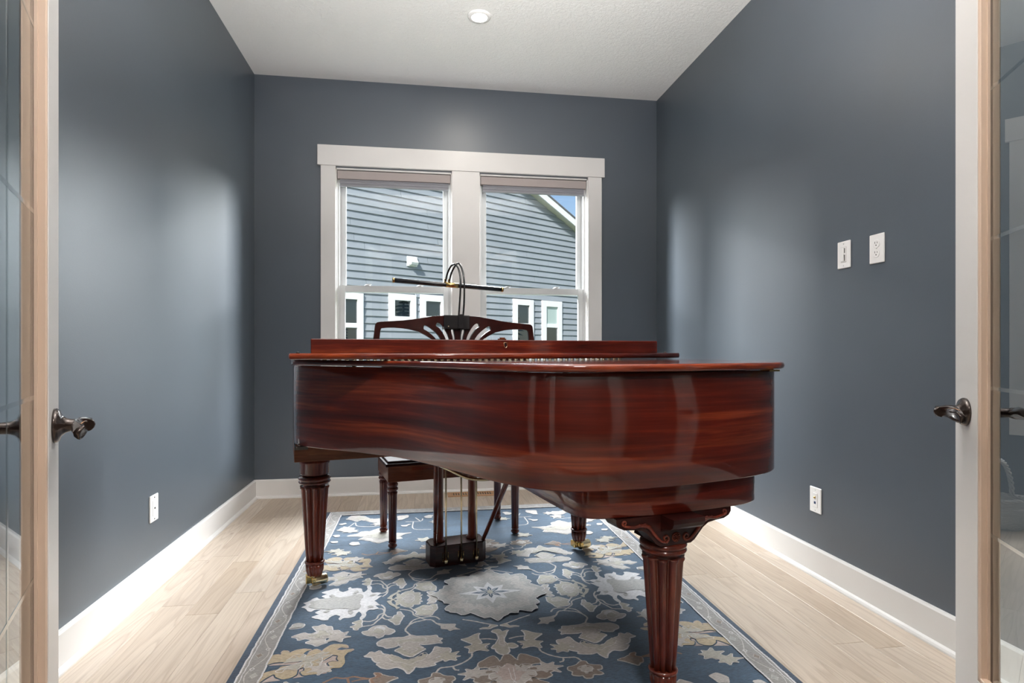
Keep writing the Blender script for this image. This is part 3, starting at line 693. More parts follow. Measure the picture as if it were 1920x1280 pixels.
# bronze trapwork bar that dips below the rim
tp = catmull([uvp(.26, .10, .600), uvp(.33, .24, .612), uvp(.42, .36, .606), uvp(.50, .43, .575), uvp(.575, .47, .540), uvp(.66, .49, .532), uvp(.75, .50, .548), uvp(.85, .52, .60), uvp(.95, .53, .69)], 8)
MB().tube(tp, .0065, 12).build('trapwork_bar', M['brass_pale'], piano)

# music desk, fretwork cut as one board
S_ = .00045
def dk(pts): return [((x_-990)*S_, 1.233-(y_-628)*S_) for x_, y_ in pts]
top_l = dk([(92, 885), (110, 745), (116, 728), (130, 715), (160, 708), (280, 700), (400, 690), (500, 677), (600, 660), (740, 638), (880, 629), (990, 627)])
bot = 1.233-(1040-628)*S_
outer = [(top_l[0][0]-.003, bot)]+top_l; outer = outer+[(-x_, z_) for x_, z_ in outer[-2::-1]]
holes = []
def hole(pts): 
    h = dk(pts); holes.append(h); holes.append([(-x_, z_) for x_, z_ in h])
hole([(140, 1010), (146, 885), (155, 800), (165, 772), (230, 764), (300, 763), (380, 768), (450, 776), (560, 802), (640, 842), (715, 888), (780, 950), (810, 1010)])
def slot(cl, w0, w1):
    c_ = [Vector((x_, y_, 0)) for x_, y_ in cl]; c_ = catmull(c_, 5); L_, R_ = [], []
    for i, p in enumerate(c_):
        t_ = (c_[min(i+1, len(c_)-1)]-c_[max(i-1, 0)]).normalized(); ww = w0+(w1-w0)*i/(len(c_)-1)
        ww *= min(1, math.sqrt(max(0.0, 1-(1-min(1, (i+.3)/3.0))**2)))
        nn = Vector((-t_.y, t_.x, 0)); L_.append(p+nn*ww); R_.append(p-nn*ww)
    hole([(p.x, p.y) for p in L_]+[(p.x, p.y) for p in R_[::-1]])
slot([(610, 758), (640, 765), (700, 805), (760, 865), (830, 985)], 27, 26)
slot([(745, 722), (790, 742), (835, 800), (870, 870), (900, 985)], 27, 22)
slot([(925, 770), (935, 820), (945, 870), (950, 985)], 20, 16)
cu = bpy.data.curves.new('desk', 'CURVE'); cu.dimensions = '2D'; cu.fill_mode = 'BOTH'; cu.extrude = .009; cu.bevel_depth = .0015; cu.bevel_resolution = 1
for poly in [outer]+holes:
    sp = cu.splines.new('POLY'); sp.points.add(len(poly)-1); sp.use_cyclic_u = True
    for p, q in zip(sp.points, poly): p.co = (q[0], q[1], 0, 1)
tmp = bpy.data.objects.new('tmp', cu); col.objects.link(tmp); bpy.context.view_layer.update()
dm = bpy.data.meshes.new_from_object(tmp.evaluated_get(bpy.context.evaluated_depsgraph_get())); bpy.data.objects.remove(tmp)
dm.materials.clear(); dm.materials.append(M['mahog_dark'])
desk = link(bpy.data.objects.new('music_desk', dm), piano); desk.location = (.665, 0, 0); desk.rotation_euler = (R(90), 0, 0)
tag(desk, 'dark fretwork music desk with fan-shaped openings')
MB().box((.30, -.03, .975), (1.03, .02, 1.05), bev=.003).build('desk_ledge', M['mahog_dark'], piano)

# ------------------------------------------------------------------ clip-on piano lamp
lamp = tag(empty('piano_lamp', PO, PA), 'black and brass piano lamp clipped onto the music desk', 'lamp')
UL = .665
MB().box((.592, -.022, 1.165), (.722, .022, 1.235), bev=.003).box((.600, -.026, 1.172), (.668, -.020, 1.228)).build('clamp', M['black'], lamp)
MB().lathe([(.004, 0), (.004, .002), (.002, .003)], n=12, M=Matrix.Translation((.613, -.026, 1.179)) @ Matrix.Rotation(R(90), 4, 'X')).build('clamp_stud', M['brass_pale'], lamp)
MB().box((.660, -.034, 1.168), (.690, -.020, 1.240), bev=.003).build('clamp_jaw', M['black'], lamp)
for k, (x0, xt, xe) in enumerate(((.664, .672, .640), (.686, .690, .660))):
    pth = catmull([(x0, -.028, 1.235), (x0+.004, -.030, 1.30), (xt+.002, -.024, 1.40), (xt, .004, 1.462), (xt-.006, .045, 1.497-.006*(1-k)), (xe+.016, .085, 1.488), (xe+.006, .118, 1.455), (xe, .135, 1.415)], 8)
    MB().tube(pth, .0046, 10).build('gooseneck', M['black'], lamp)
    MB().lathe([(.0045, 0), (.006, .004), (.006, .020), (.0045, .024)], (xe, .136, 1.405), 14).build('collar', M['brass'], lamp)
BA, BZ = Vector((.376, .14, 1.4115)), Vector((.951, .14, 1.386))
d_ = (BZ-BA).normalized()
bar = MB().tube([BA, BA.lerp(BZ, .5), BZ], .0115, 20).build('lamp_shade', M['black'], lamp)
MB().tube([BA+d_*.267, BA+d_*.332], .0128, 20).build('centre_band', M['brass'], bar)
for p, q in ((BA-d_*.004, BA+d_*.006), (BZ-d_*.006, BZ+d_*.004)): MB().tube([p, q], .0125, 20).build('end_cap', M['brass'], bar)
MB().tube(catmull([(.676, -.024, 1.17), (.674, -.022, 1.12), (.671, -.03, 1.04), (.66, -.05, .985)], 6), .0025, 8).build('cord', M['rubber'], lamp)

# ------------------------------------------------------------------ piano bench
bench = tag(empty('piano_bench', PO, PA), 'dark mahogany piano bench with four fluted legs behind the piano', 'bench')
bu0, bu1, bv0, bv1 = .410, 1.110, -.360, -.660
MB().box((bu0-.028, -bv0-.028, .368), (bu1+.028, -bv1+.028, .452), bev=.002).build('apron', M['mahog_brown'], bench)
MB().box((bu0-.042, -bv0-.042, .452), (bu1+.042, -bv1+.042, .468), bev=.004).box((bu0-.030, -bv0-.030, .468), (bu1+.030, -bv1+.030, .480), bev=.003).build('seat', M['seat'], bench)
MB().box((bu0+.1, -bv0-.030, .425), (bu0+.36, -bv0-.027, .440)).build('apron_moulding', M['mahog'], bench)
b = MB()
lb = lambda k, a: 1-.14*(1-abs(math.sin(a*5))**.6)
b.lathe([(.020, .030), (.0235, .28), (.0265, .296)], n=80, mod=lb)
b.lathe([(.006, .0), (.019, .001), (.024, .010), (.022, .018), (.014, .022), (.020, .026), (.022, .031), (.019, .034)], n=32)
b.lathe([(.024, .294), (.020, .300), (.027, .306), (.0295, .314), (.026, .320), (.022, .323), (.027, .328), (.0295, .337), (.026, .344), (.022, .348), (.025, .354), (.025, .369)], n=32)
me = b.mesh('leg', M['mahog_leg'])
for u in (bu0, bu1):
    for v in (bv0, bv1):
        o = link(bpy.data.objects.new('leg', me), bench); o.location = (u, -v, .0165)

# ------------------------------------------------------------------ rug
RC = (.2875, 2.54); RX0, RX1, RY0, RY1 = -.9075, .9075, -1.35, 1.445
rug = tag(empty('area_rug', (RC[0], RC[1], 0)), 'navy blue floral wool rug with greige border under the piano', 'rug')
MB().box((RX0, RY0, 0), (RX1, RY1, .0100), bev=.003).build('rug_edge', WOOL['navy'], rug)
E1, E2 = .032, .105
MB().box((RX0+E2-.004, RY0+E2-.004, .009), (RX1-E2+.004, RY1-E2+.004, .0104)).build('rug_field', WOOL['blue'], rug)
RUG = [('p','q','white',0,[(-782,-52),(-764,-31),(-744,-5),(-729,5),(-714,-6),(-686,-10),(-684,19),(-718,50),(-698,69),(-648,84),(-656,54),(-632,11),(-621,5),(-595,23),(-624,58),(-604,68),(-615,97),(-598,103),(-576,73),(-557,88),(-549,42),(-528,43),(-528,84),(-519,101),(-508,63),(-503,22),(-459,20),(-481,-20),(-506,-49),(-483,-73),(-464,-108),(-503,-114),(-515,-135),(-511,-173),(-528,-207),(-528,-163),(-542,-124),(-553,-167),(-574,-179),(-597,-175),(-607,-195),(-616,-180),(-609,-159),(-631,-141),(-645,-153),(-653,-185),(-675,-185),(-706,-166),(-725,-149),(-705,-133),(-684,-125),(-670,-112),(-683,-91),(-721,-81),(-733,-102),(-754,-76)]),
('p','q','grey',0,[(-751,-57),(-740,-26),(-708,-19),(-679,-31),(-654,2),(-629,-6),(-594,-20),(-567,-15),(-544,-35),(-538,-69),(-550,-107),(-584,-98),(-619,-85),(-651,-92),(-685,-83),(-722,-73)]),
('p','q','grey',0,[(-687,50),(-673,61),(-656,41),(-668,30)]),
('p','q','grey',0,[(-589,61),(-575,55),(-562,40),(-575,29)]),
('p','q','grey',0,[(-587,-132),(-576,-115),(-563,-128),(-568,-150)]),
('p','q','grey',0,[(-516,-84),(-500,-75),(-485,-93),(-501,-102)]),
('p','q','grey',1,[(-787,-238),(-780,-201),(-760,-194),(-737,-208),(-740,-231),(-758,-236)]),
('p','q','taupe',1,[(-766,-304),(-747,-291),(-725,-277),(-696,-292),(-675,-275),(-695,-245),(-704,-230),(-682,-233),(-666,-218),(-651,-238),(-632,-241),(-624,-276),(-602,-276),(-591,-294),(-564,-311),(-593,-320),(-600,-338),(-625,-325),(-642,-332),(-628,-365),(-647,-375),(-662,-388),(-679,-370),(-707,-356),(-685,-338),(-711,-322),(-735,-334),(-742,-314)]),
('p','q','white',0,[(-692,-299),(-669,-276),(-658,-304),(-666,-328),(-685,-319)]),
('p','q','gold',1,[(-816,-459),(-806,-433),(-780,-428),(-774,-443),(-772,-403),(-756,-409),(-747,-424),(-726,-407),(-702,-402),(-674,-412),(-698,-438),(-682,-449),(-661,-408),(-644,-423),(-637,-435),(-627,-408),(-608,-384),(-578,-388),(-557,-397),(-549,-417),(-576,-403),(-593,-425),(-558,-430),(-527,-429),(-545,-449),(-555,-476),(-547,-521),(-556,-551),(-586,-547),(-593,-574),(-603,-555),(-594,-533),(-605,-512),(-596,-503),(-568,-507),(-576,-467),(-597,-459),(-620,-489),(-637,-502),(-623,-520),(-630,-540),(-616,-578),(-647,-578),(-670,-582),(-685,-558),(-673,-549),(-670,-513),(-685,-532),(-697,-535),(-693,-572),(-707,-589),(-731,-595),(-756,-577),(-766,-556),(-782,-573),(-800,-604),(-806,-608),(-817,-558),(-795,-541),(-761,-531),(-755,-511),(-724,-510),(-699,-498),(-676,-480),(-717,-479),(-756,-484),(-783,-483),(-806,-498),(-819,-491),(-817,-475)]),
('p','q','rust',1,[(-456,-632),(-433,-621),(-446,-596),(-426,-602),(-414,-623),(-378,-631),(-397,-650),(-425,-656),(-427,-670),(-448,-662)]),
('l','q','rust',8,[(-602,-631),(-584,-617),(-567,-606),(-543,-614),(-525,-613),(-507,-609),(-485,-619),(-447,-631)]),
('l','q','rust',8,[(-528,-612),(-518,-651)]),
('l','q','cream',7,[(-459,11),(-445,35),(-440,61),(-443,89),(-461,108),(-468,140),(-491,158),(-518,152)]),
('l','q','cream',7,[(-443,89),(-427,124),(-394,138)]),
('p','q','tan',1,[(-558,163),(-534,179),(-525,187),(-521,157),(-526,139),(-542,151)]),
('p','q','taupe',1,[(-395,153),(-388,172),(-378,155),(-361,133),(-371,116),(-378,89),(-387,90),(-386,113),(-396,124)]),
('l','q','cream',7,[(-344,220),(-324,172),(-279,152),(-241,154),(-222,181)]),
('l','q','cream',7,[(-255,144),(-294,118),(-320,89),(-341,55),(-379,30)]),
('p','q','tan',0,[(-397,37),(-385,24),(-383,-9),(-418,-46),(-403,-81),(-378,-113),(-394,-130),(-400,-106),(-439,-43),(-422,-33),(-397,-7)]),
('p','q','tan',1,[(-404,-48),(-384,-26),(-365,19),(-340,15),(-333,2),(-315,-2),(-310,-16),(-294,-35),(-304,-47),(-290,-65),(-304,-67),(-300,-89),(-328,-89),(-331,-112),(-358,-108),(-379,-77)]),
('p','q','tan',1,[(-323,80),(-298,109),(-250,107),(-235,95),(-232,39),(-261,53),(-283,42),(-305,64)]),
('p','q','taupe',1,[(-269,0),(-237,-1),(-223,-20),(-195,-24),(-183,-73),(-234,-57),(-249,-92),(-270,-93),(-255,-62),(-255,-28)]),
('l','q','cream',7,[(-381,-125),(-354,-136),(-330,-155),(-323,-187),(-303,-209),(-277,-234),(-254,-241),(-236,-273),(-220,-293)]),
('l','q','cream',7,[(-277,-237),(-303,-245),(-322,-253),(-343,-278),(-353,-310),(-345,-331),(-332,-356)]),
('p','q','tan',1,[(-316,-180),(-300,-152),(-277,-136),(-263,-150),(-236,-131),(-247,-176),(-254,-201),(-283,-197),(-303,-194)]),
('p','q','cream',0,[(-233,-273),(-201,-285),(-160,-291),(-167,-314),(-144,-342),(-172,-338),(-188,-349),(-197,-331),(-221,-327),(-221,-296)]),
('l','q','cream',7,[(-468,-107),(-451,-112),(-443,-131),(-443,-161),(-449,-190),(-463,-217),(-477,-247),(-498,-254),(-519,-258)]),
('l','q','cream',7,[(-446,-187),(-435,-207),(-419,-215)]),
('p','q','tan',1,[(-422,-213),(-403,-208),(-398,-179),(-385,-185),(-378,-201),(-368,-210),(-376,-237),(-379,-262),(-391,-263),(-398,-245)]),
('p','q','tan',1,[(-561,-255),(-534,-235),(-524,-229),(-518,-258),(-532,-287),(-545,-278),(-546,-264)]),
('p','q','taupe',1,[(-513,-303),(-488,-297),(-472,-265),(-454,-261),(-432,-264),(-421,-286),(-398,-303),(-392,-318),(-409,-338),(-430,-332),(-435,-350),(-450,-361),(-460,-340),(-484,-337),(-504,-321)]),
('p','q','white',0,[(-471,-279),(-453,-264),(-431,-278),(-426,-299),(-447,-309)]),
('p','q','taupe',1,[(-450,-395),(-431,-373),(-401,-368),(-359,-371),(-332,-356),(-311,-369),(-281,-371),(-238,-370),(-235,-390),(-217,-399),(-230,-413),(-219,-433),(-251,-431),(-281,-433),(-310,-419),(-331,-434),(-358,-412),(-383,-433),(-415,-440),(-445,-417)]),
('p','q','white',0,[(-352,-394),(-338,-375),(-320,-377),(-314,-400),(-331,-431)]),
('p','q','tan',1,[(-385,-462),(-357,-440),(-334,-440),(-316,-440),(-298,-457),(-278,-466),(-310,-496),(-326,-513),(-349,-499),(-367,-476)]),
('p','q','white',0,[(-345,-462),(-330,-458),(-324,-471),(-336,-475)]),
('p','q','taupe',1,[(-488,-486),(-468,-458),(-453,-469),(-437,-454),(-427,-479),(-406,-487),(-394,-506),(-371,-521),(-367,-548),(-351,-524),(-337,-548),(-320,-531),(-298,-532),(-278,-507),(-264,-509),(-243,-454),(-223,-469),(-193,-473),(-192,-497),(-227,-520),(-247,-531),(-222,-548),(-253,-565),(-245,-577),(-292,-586),(-314,-578),(-335,-621),(-346,-593),(-366,-575),(-401,-580),(-423,-569),(-442,-542),(-425,-540),(-455,-513),(-459,-496)]),
('p','q','tan',0,[(-364,-559),(-348,-535),(-337,-553),(-323,-539),(-309,-562),(-335,-610)]),
('l','q','cream',7,[(-58,-482),(-95,-494),(-117,-514),(-122,-541),(-147,-571),(-182,-592),(-210,-596),(-232,-600),(-246,-626)]),
('l','q','cream',7,[(-188,-597),(-183,-615),(-169,-621)]),
('p','q','tan',1,[(-150,-416),(-117,-405),(-98,-388),(-78,-378),(-88,-422),(-79,-454),(-104,-460),(-132,-434)]),
('l','q','cream',7,[(-85,-423),(-55,-424),(-23,-435)]),
('p','y','tan',1,[(-33,-373),(-4,-359),(4,-382),(32,-368),(17,-401),(5,-427),(1,-453),(10,-474),(12,-525),(-4,-550),(-24,-538),(-31,-494),(-23,-456),(-12,-431),(-15,-390)]),
('p','q','tan',1,[(13,-471),(33,-471),(48,-496),(28,-506),(13,-500)]),
('p','q','brown',1,[(-10,-549),(-1,-548),(14,-556),(20,-575),(32,-594),(46,-549),(66,-558),(79,-572),(101,-587),(108,-617),(77,-618),(57,-643),(93,-632),(123,-648),(145,-668),(121,-680),(127,-697),(103,-712),(78,-708),(62,-698),(78,-721),(108,-741),(80,-767),(39,-780),(-11,-810),(-46,-814)]),
('p','y','rose',0,[(-58,-664),(-35,-646),(-42,-634),(-9,-605),(17,-632),(14,-653),(50,-670),(25,-692),(15,-717),(-14,-702),(-38,-709),(-37,-683)]),
('p','y','tan',0,[(-26,-669),(-4,-659),(21,-665),(10,-680),(-16,-678)]),
('p','q','brown',1,[(190,-658),(209,-655),(237,-631),(256,-628),(259,-651),(301,-663),(297,-685),(276,-687),(295,-712),(259,-712),(250,-732),(230,-731),(226,-712),(192,-707),(200,-687),(186,-674)]),
('p','q','tan',1,[(235,-670),(252,-664),(249,-694),(235,-703)]),
('p','q','brown',1,[(365,-639),(393,-631),(418,-614),(425,-630),(449,-634),(424,-682),(411,-669),(387,-648)]),
('l','q','rust',7,[(450,-631),(480,-629),(512,-637)]),
('l','q','cream',7,[(25,-316),(56,-298),(91,-276),(134,-255)]),
('p','q','tan',1,[(3,-328),(29,-317),(39,-340),(76,-346),(38,-349)]),
('p','q','cream',0,[(-789,998),(-755,1068),(-724,1046),(-678,1022),(-696,976),(-731,953)]),
('p','q','taupe',1,[(-712,877),(-660,907),(-637,951),(-594,945),(-546,1002),(-490,961),(-478,911),(-444,890),(-354,893),(-423,841),(-403,793),(-488,761),(-526,724),(-574,774),(-641,806),(-609,854)]),
('p','q','taupe',1,[(-761,1227),(-733,1298),(-692,1302),(-648,1266),(-611,1205),(-551,1214),(-536,1139),(-585,1128),(-623,1161),(-661,1194),(-688,1162),(-716,1193)]),
('p','q','cream',0,[(-450,1246),(-388,1265),(-376,1225),(-415,1157),(-446,1152)]),
('p','q','cream',0,[(-792,1124),(-755,1145),(-742,1120),(-768,1095)]),
('p','q','cream',0,[(-797,897),(-757,907),(-757,868),(-779,864)]),
('p','q','cream',0,[(-791,793),(-751,794),(-747,765),(-778,762)]),
('p','q','cream',0,[(-686,734),(-672,768),(-636,762),(-623,718),(-660,703)]),
('p','q','cream',0,[(-421,1043),(-357,1059),(-381,1011),(-411,1016)]),
('p','q','cream',0,[(-282,1211),(-251,1245),(-219,1230),(-231,1175),(-262,1170)]),
('l','q','cream',7,[(-741,1032),(-718,1079),(-696,1145),(-678,1073),(-598,1049),(-530,1059)]),
('l','q','cream',7,[(-394,1117),(-303,1118),(-288,1174)]),
('l','q','cream',7,[(-303,1118),(-334,1200)]),
('l','q','cream',7,[(-346,1110),(-341,963),(-239,940)]),
]

def chaikin(p, n=1):
    for _ in range(n):
        q = []
        for i in range(len(p)):
            a, b_ = Vector(p[i]), Vector(p[(i+1) % len(p)]); q += [a.lerp(b_, .18), a.lerp(b_, .82)]
        p = [(v.x, v.y) for v in q]
    return p
def area(p): return sum(p[i][0]*p[(i+1) % len(p)][1]-p[(i+1) % len(p)][0]*p[i][1] for i in range(len(p)))/2
def grow(p, d):
    if area(p) < 0: p = p[::-1]
    out = []; n = len(p)
    for i in range(n):
        a, c_, b_ = Vector(p[i-1]), Vector(p[i]), Vector(p[(i+1) % n])
        t1 = (c_-a).normalized(); t2 = (b_-c_).normalized(); n_ = Vector((t1.y+t2.y, -t1.x-t2.x))
        if n_.length < .3: n_ = Vector((t1.x-t2.x, t1.y-t2.y))
        n_.normalize(); out.append((c_.x+n_.x*d, c_.y+n_.y*d))
    return out
cols = ['white', 'cream', 'grey', 'taupe', 'tan', 'gold', 'brown', 'rust', 'rose', 'blue', 'navy', 'border']; ci = {c_: i for i, c_ in enumerate(cols)}
class Flat:
    def __init__(s): s.v = []; s.f = []; s.m = []; s.z = .0105; s.c = 0
    def poly(s, p, c_, dz=0):
        if area(p) < 0: p = p[::-1]
        if len(p) < 3: return
        s.c += 1; b_ = len(s.v); z = s.z+dz+s.c*2.5e-6
        s.v += [(x_, y_, z) for x_, y_ in p]
        tris = geometry.tessellate_polygon([[Vector((x_, y_, 0)) for x_, y_ in p]])
        for t_ in tris:
            a, b2, c2 = [Vector(p[i]) for i in t_]
            if (b2-a).cross(c2-a) < 0: t_ = t_[::-1]
            s.f.append(tuple(b_+i for i in t_)); s.m.append(ci[c_])
    def line(s, p, c_, w_, dz=0):
        q = [Vector((v.x, v.y)) for v in catmull([(x_, y_, 0) for x_, y_ in p], 4)]; n = len(q); b_ = len(s.v); s.c += 1; z = s.z+dz+s.c*2.5e-6
        for i in range(n):
            t_ = (q[min(i+1, n-1)]-q[max(i-1, 0)]).normalized(); ww = w_/2*(1+.18*math.sin(i*2.3+p[0][0]*50))
            s.v += [(q[i].x-t_.y*ww, q[i].y+t_.x*ww, z), (q[i].x+t_.y*ww, q[i].y-t_.x*ww, z)]
        for i in range(n-1): s.f.append((b_+2*i, b_+2*i+1, b_+2*i+3, b_+2*i+2)); s.m.append(ci[c_])
    def build(s, name):
        me = bpy.data.meshes.new(name); me.from_pydata(s.v, [], s.f)
        for c_ in cols: me.materials.append(WOOL[c_])
        me.polygons.foreach_set('material_index', s.m); me.update()
        return link(bpy.data.objects.new(name, me), rug)
def jag(p, amp=.004, step=.018, seed=1):
    r_ = random.Random(seed); out = []
    for i in range(len(p)):
        a, b_ = Vector(p[i]), Vector(p[(i+1) % len(p)]); n = max(1, int((b_-a).length/step))
        for k in range(n):
            q = a.lerp(b_, k/n); out.append((q.x+r_.uniform(-amp, amp), q.y+r_.uniform(-amp, amp)) if k else (q.x, q.y))
    return out
motif = Flat(); vines = Flat(); vines.z = .0106
LIFT = {'white': .0014, 'cream': .0014, 'grey': .0028, 'taupe': .0014, 'tan': .0016, 'gold': .0014, 'brown': .0014, 'rust': .0014, 'rose': .0024}
def mirrored(pts, mode):
    for sx in ((1, -1) if mode == 'q' else (1,)):
        for sy in (1, -1): yield [(sx*x_, sy*y_) for x_, y_ in pts]
for n_, (kind, mode, c_, wd, pts) in enumerate(RUG):
    pts = [(x_/1000, (y_+30)/1000) for x_, y_ in pts]
    if kind == 'p': pts = chaikin(jag(pts, .0065, .016, n_))
    for q in mirrored(pts, mode):
        if kind == 'l': vines.line(q, c_, wd/1000)
        else:
            if wd: motif.poly(grow(q, .0048), 'white' if c_ in ('grey', 'taupe', 'cream', 'tan') else ('rose' if c_ != 'brown' else 'cream'), .0003)
            motif.poly(q, c_, LIFT[c_])
            if wd and abs(area(q)) > .004:                       # inner tufts of another wool
                mx_, my_ = sum(v_[0] for v_ in q)/len(q), sum(v_[1] for v_ in q)/len(q); r2 = random.Random(n_)
                inn = [(mx_+(x_-mx_)*k_, my_+(y_-my_)*k_) for x_, y_ in q[::2] for k_ in (r2.uniform(.38, .62),)]
                motif.poly(inn, {'taupe': 'tan', 'tan': 'taupe', 'cream': 'grey', 'gold': 'tan', 'brown': 'taupe'}.get(c_, 'grey'), .0022)
                motif.line([inn[i] for i in range(0, len(inn), 3)], 'white', .0022, .0026)
# ragged round medallion with an eight-pointed star
def medallion(cx, cy, rx, ry, seed, star=True):
    r_ = random.Random(seed); p = []
    N = 120; ph = [r_.uniform(0, 6.28) for _ in range(3)]
    for i in range(N):
        a = 2*math.pi*i/N
        k = 1+.075*math.cos(8*a+.3)+.035*math.cos(19*a+ph[0])+.03*math.cos(31*a+ph[1])
        if i % 3 == 0: k += r_.uniform(-.03, .03)
        p.append((cx+rx*k*math.cos(a), cy+ry*k*math.sin(a)))
    motif.poly(grow(p, .004), 'white', .0041); motif.poly(p, 'grey', .0044)
    for ring, c_ in ((.83, 'taupe'), (.60, 'grey')):
        pp = [(cx+(x_-cx)*ring*(1+.05*math.sin(i*.9)), cy+(y_-cy)*ring*(1+.05*math.sin(i*.9))) for i, (x_, y_) in enumerate(p)]
        if ring > .7: motif.poly(grow(pp, .0016), 'cream', .0045)
        motif.poly(pp, c_, .0047 if ring > .7 else .0049)
    for k in range(16):                                          # curls
        a = 2*math.pi*(k+.5)/16; q = [(cx+rx*f_*math.cos(a+g_), cy+ry*f_*math.sin(a+g_)) for f_, g_ in ((.55, 0), (.66, .10), (.75, .02), (.70, -.10), (.62, -.06))]
        motif.line(q, 'cream', .004, .0051)
    if star:
        st = []
        for k in range(16):
            a = 2*math.pi*k/16; lx = (.135 if k % 8 == 0 else .098 if k % 4 == 0 else .088) if k % 2 == 0 else .052
            st.append((cx+lx*1.03*math.cos(a), cy+lx*1.1*math.sin(a)))
        motif.poly(grow(st, .004), 'white', .0053)
        for k in range(8):
            a = 2*math.pi*k/8; L_ = .085 if k % 4 == 0 else .062
            motif.poly([(cx+.012*math.cos(a)-.007*math.sin(a), cy+.012*math.sin(a)+.007*math.cos(a)), (cx+L_*.6*math.cos(a)-.009*math.sin(a), cy+L_*.6*math.sin(a)+.009*math.cos(a)), (cx+L_*math.cos(a), cy+L_*math.sin(a)),
                        (cx+L_*.6*math.cos(a)+.009*math.sin(a), cy+L_*.6*math.sin(a)-.009*math.cos(a)), (cx+.012*math.cos(a)+.007*math.sin(a), cy+.012*math.sin(a)-.007*math.cos(a))], 'blue', .0056)
            motif.poly([(cx+.016*math.cos(a)-.003*math.sin(a), cy+.016*math.sin(a)+.003*math.cos(a)), (cx+L_*.72*math.cos(a), cy+L_*.72*math.sin(a)), (cx+.016*math.cos(a)+.003*math.sin(a), cy+.016*math.sin(a)-.003*math.cos(a))], 'white', .0059)
        motif.poly([(cx+.013*math.cos(a_*math.pi/4), cy+.022*math.sin(a_*math.pi/4)) for a_ in range(8)], 'tan', .0062)
medallion(.0, .005, .222, .235, 5)
# small filler leaves
r_ = random.Random(11)
fill = [(-.70, -.62), (-.62, .52), (-.20, -.50), (-.33, .40), (-.74, .66), (-.12, .62), (-.45, -.86), (-.70, -1.0), (-.2, -1.12), (-.55, -1.12), (-.10, .45), (-.60, .30), (-.28, .78), (-.52, 1.20)]
for k, (x_, y_) in enumerate(fill):
    a0 = r_.uniform(0, 6.28); n = r_.choice([5, 6, 7]); p = []
    for i in range(n*2):
        a = a0+math.pi*i/n; rr = (.042 if i % 2 == 0 else .020)*r_.uniform(.8, 1.2); p.append((x_+rr*1.3*math.cos(a), y_+rr*math.sin(a)))
    p = chaikin(p)
    for q in mirrored(p, 'q'):
        motif.poly(grow(q, .003), 'white', .0002); motif.poly(q, 'taupe' if k % 2 else 'tan', .0014)
vines.build('vine_pattern'); tag(motif.build('flower_pattern'), kind='stuff')
for o in rug.children:
    if o.name.startswith('vine_pattern'): tag(o, kind='stuff')
# border band with pale edges and a running vine
bd = Flat(); bd.z = .0150
def band(o0, o1, c_, dz):
    for (x0, y0, x1, y1) in ((RX0+o0, RY0+o0, RX0+o1, RY1-o0), (RX1-o1, RY0+o0, RX1-o0, RY1-o0), (RX0+o1, RY0+o0, RX1-o1, RY0+o1), (RX0+o1, RY1-o1, RX1-o1, RY1-o0)):
        bd.poly([(x0, y0), (x1, y0), (x1, y1), (x0, y1)], c_, dz)
band(E1, E2, 'border', 0)
def wob(x0, y0, x1, y1, w_, c_='white', amp=.0018, dz=.0005):
    n = int(math.hypot(x1-x0, y1-y0)/.02); bd.line([(x0+(x1-x0)*i/n+r_.uniform(-amp, amp), y0+(y1-y0)*i/n+r_.uniform(-amp, amp)) for i in range(n+1)], c_, w_, dz)
for o_, w_ in ((E1, .006), (E2, .006), (E1+.012, .003)):
    wob(RX0+o_, RY0+o_, RX0+o_, RY1-o_, w_); wob(RX1-o_, RY0+o_, RX1-o_, RY1-o_, w_)
    wob(RX0+o_, RY0+o_, RX1-o_, RY0+o_, w_); wob(RX0+o_, RY1-o_, RX1-o_, RY1-o_, w_)
mb_ = (E1+E2)/2+.004
def run(fn, L_, s0):
    n = int(L_/.02)
    bd.line([fn(i*.02, .020*math.sin(i*.02*2*math.pi/.26)) for i in range(n+1)], 'cream', .0032, .0006)
    k = 0; s_ = .06
    while s_ < L_-.04:
        o_ = .012*math.sin(s_*2*math.pi/.26+2.4)
        p = []
        for i in range(8):
            a = math.pi*i/4; rr = .012 if i % 2 == 0 else .007; p.append(fn(s_+rr*1.4*math.cos(a), o_+rr*math.sin(a)))
        bd.poly(grow(p, .0018), 'cream', .0007); bd.poly(p, 'grey' if k % 2 else 'brown', .0009)
        q = [fn(s_+.030+dx, -o_*1.2+dy) for dx, dy in ((0, 0), (.012, .008), (.020, 0), (.012, -.006), (.006, -.001))]
        bd.line(q, 'white', .0028, .0008); s_ += .13; k += 1
run(lambda s_, o_: (RX0+mb_+o_, RY0+E2+s_), RY1-RY0-2*E2, 0); run(lambda s_, o_: (RX1-mb_-o_, RY0+E2+s_), RY1-RY0-2*E2, 0)
run(lambda s_, o_: (RX0+E2+s_, RY0+mb_+o_), RX1-RX0-2*E2, 0); run(lambda s_, o_: (RX0+E2+s_, RY1-mb_-o_), RX1-RX0-2*E2, 0)
tag(bd.build('border_pattern'), kind='stuff')
MB().box((RX0+E1, RY0+E1, .008), (RX0+E2, RY1-E1, .0149)).box((RX1-E2, RY0+E1, .008), (RX1-E1, RY1-E1, .0149)).box((RX0+E2, RY0+E1, .008), (RX1-E2, RY0+E2, .0149)).box((RX0+E2, RY1-E2, .008), (RX1-E2, RY1-E1, .0149)).build('border_band', WOOL['border'], rug)

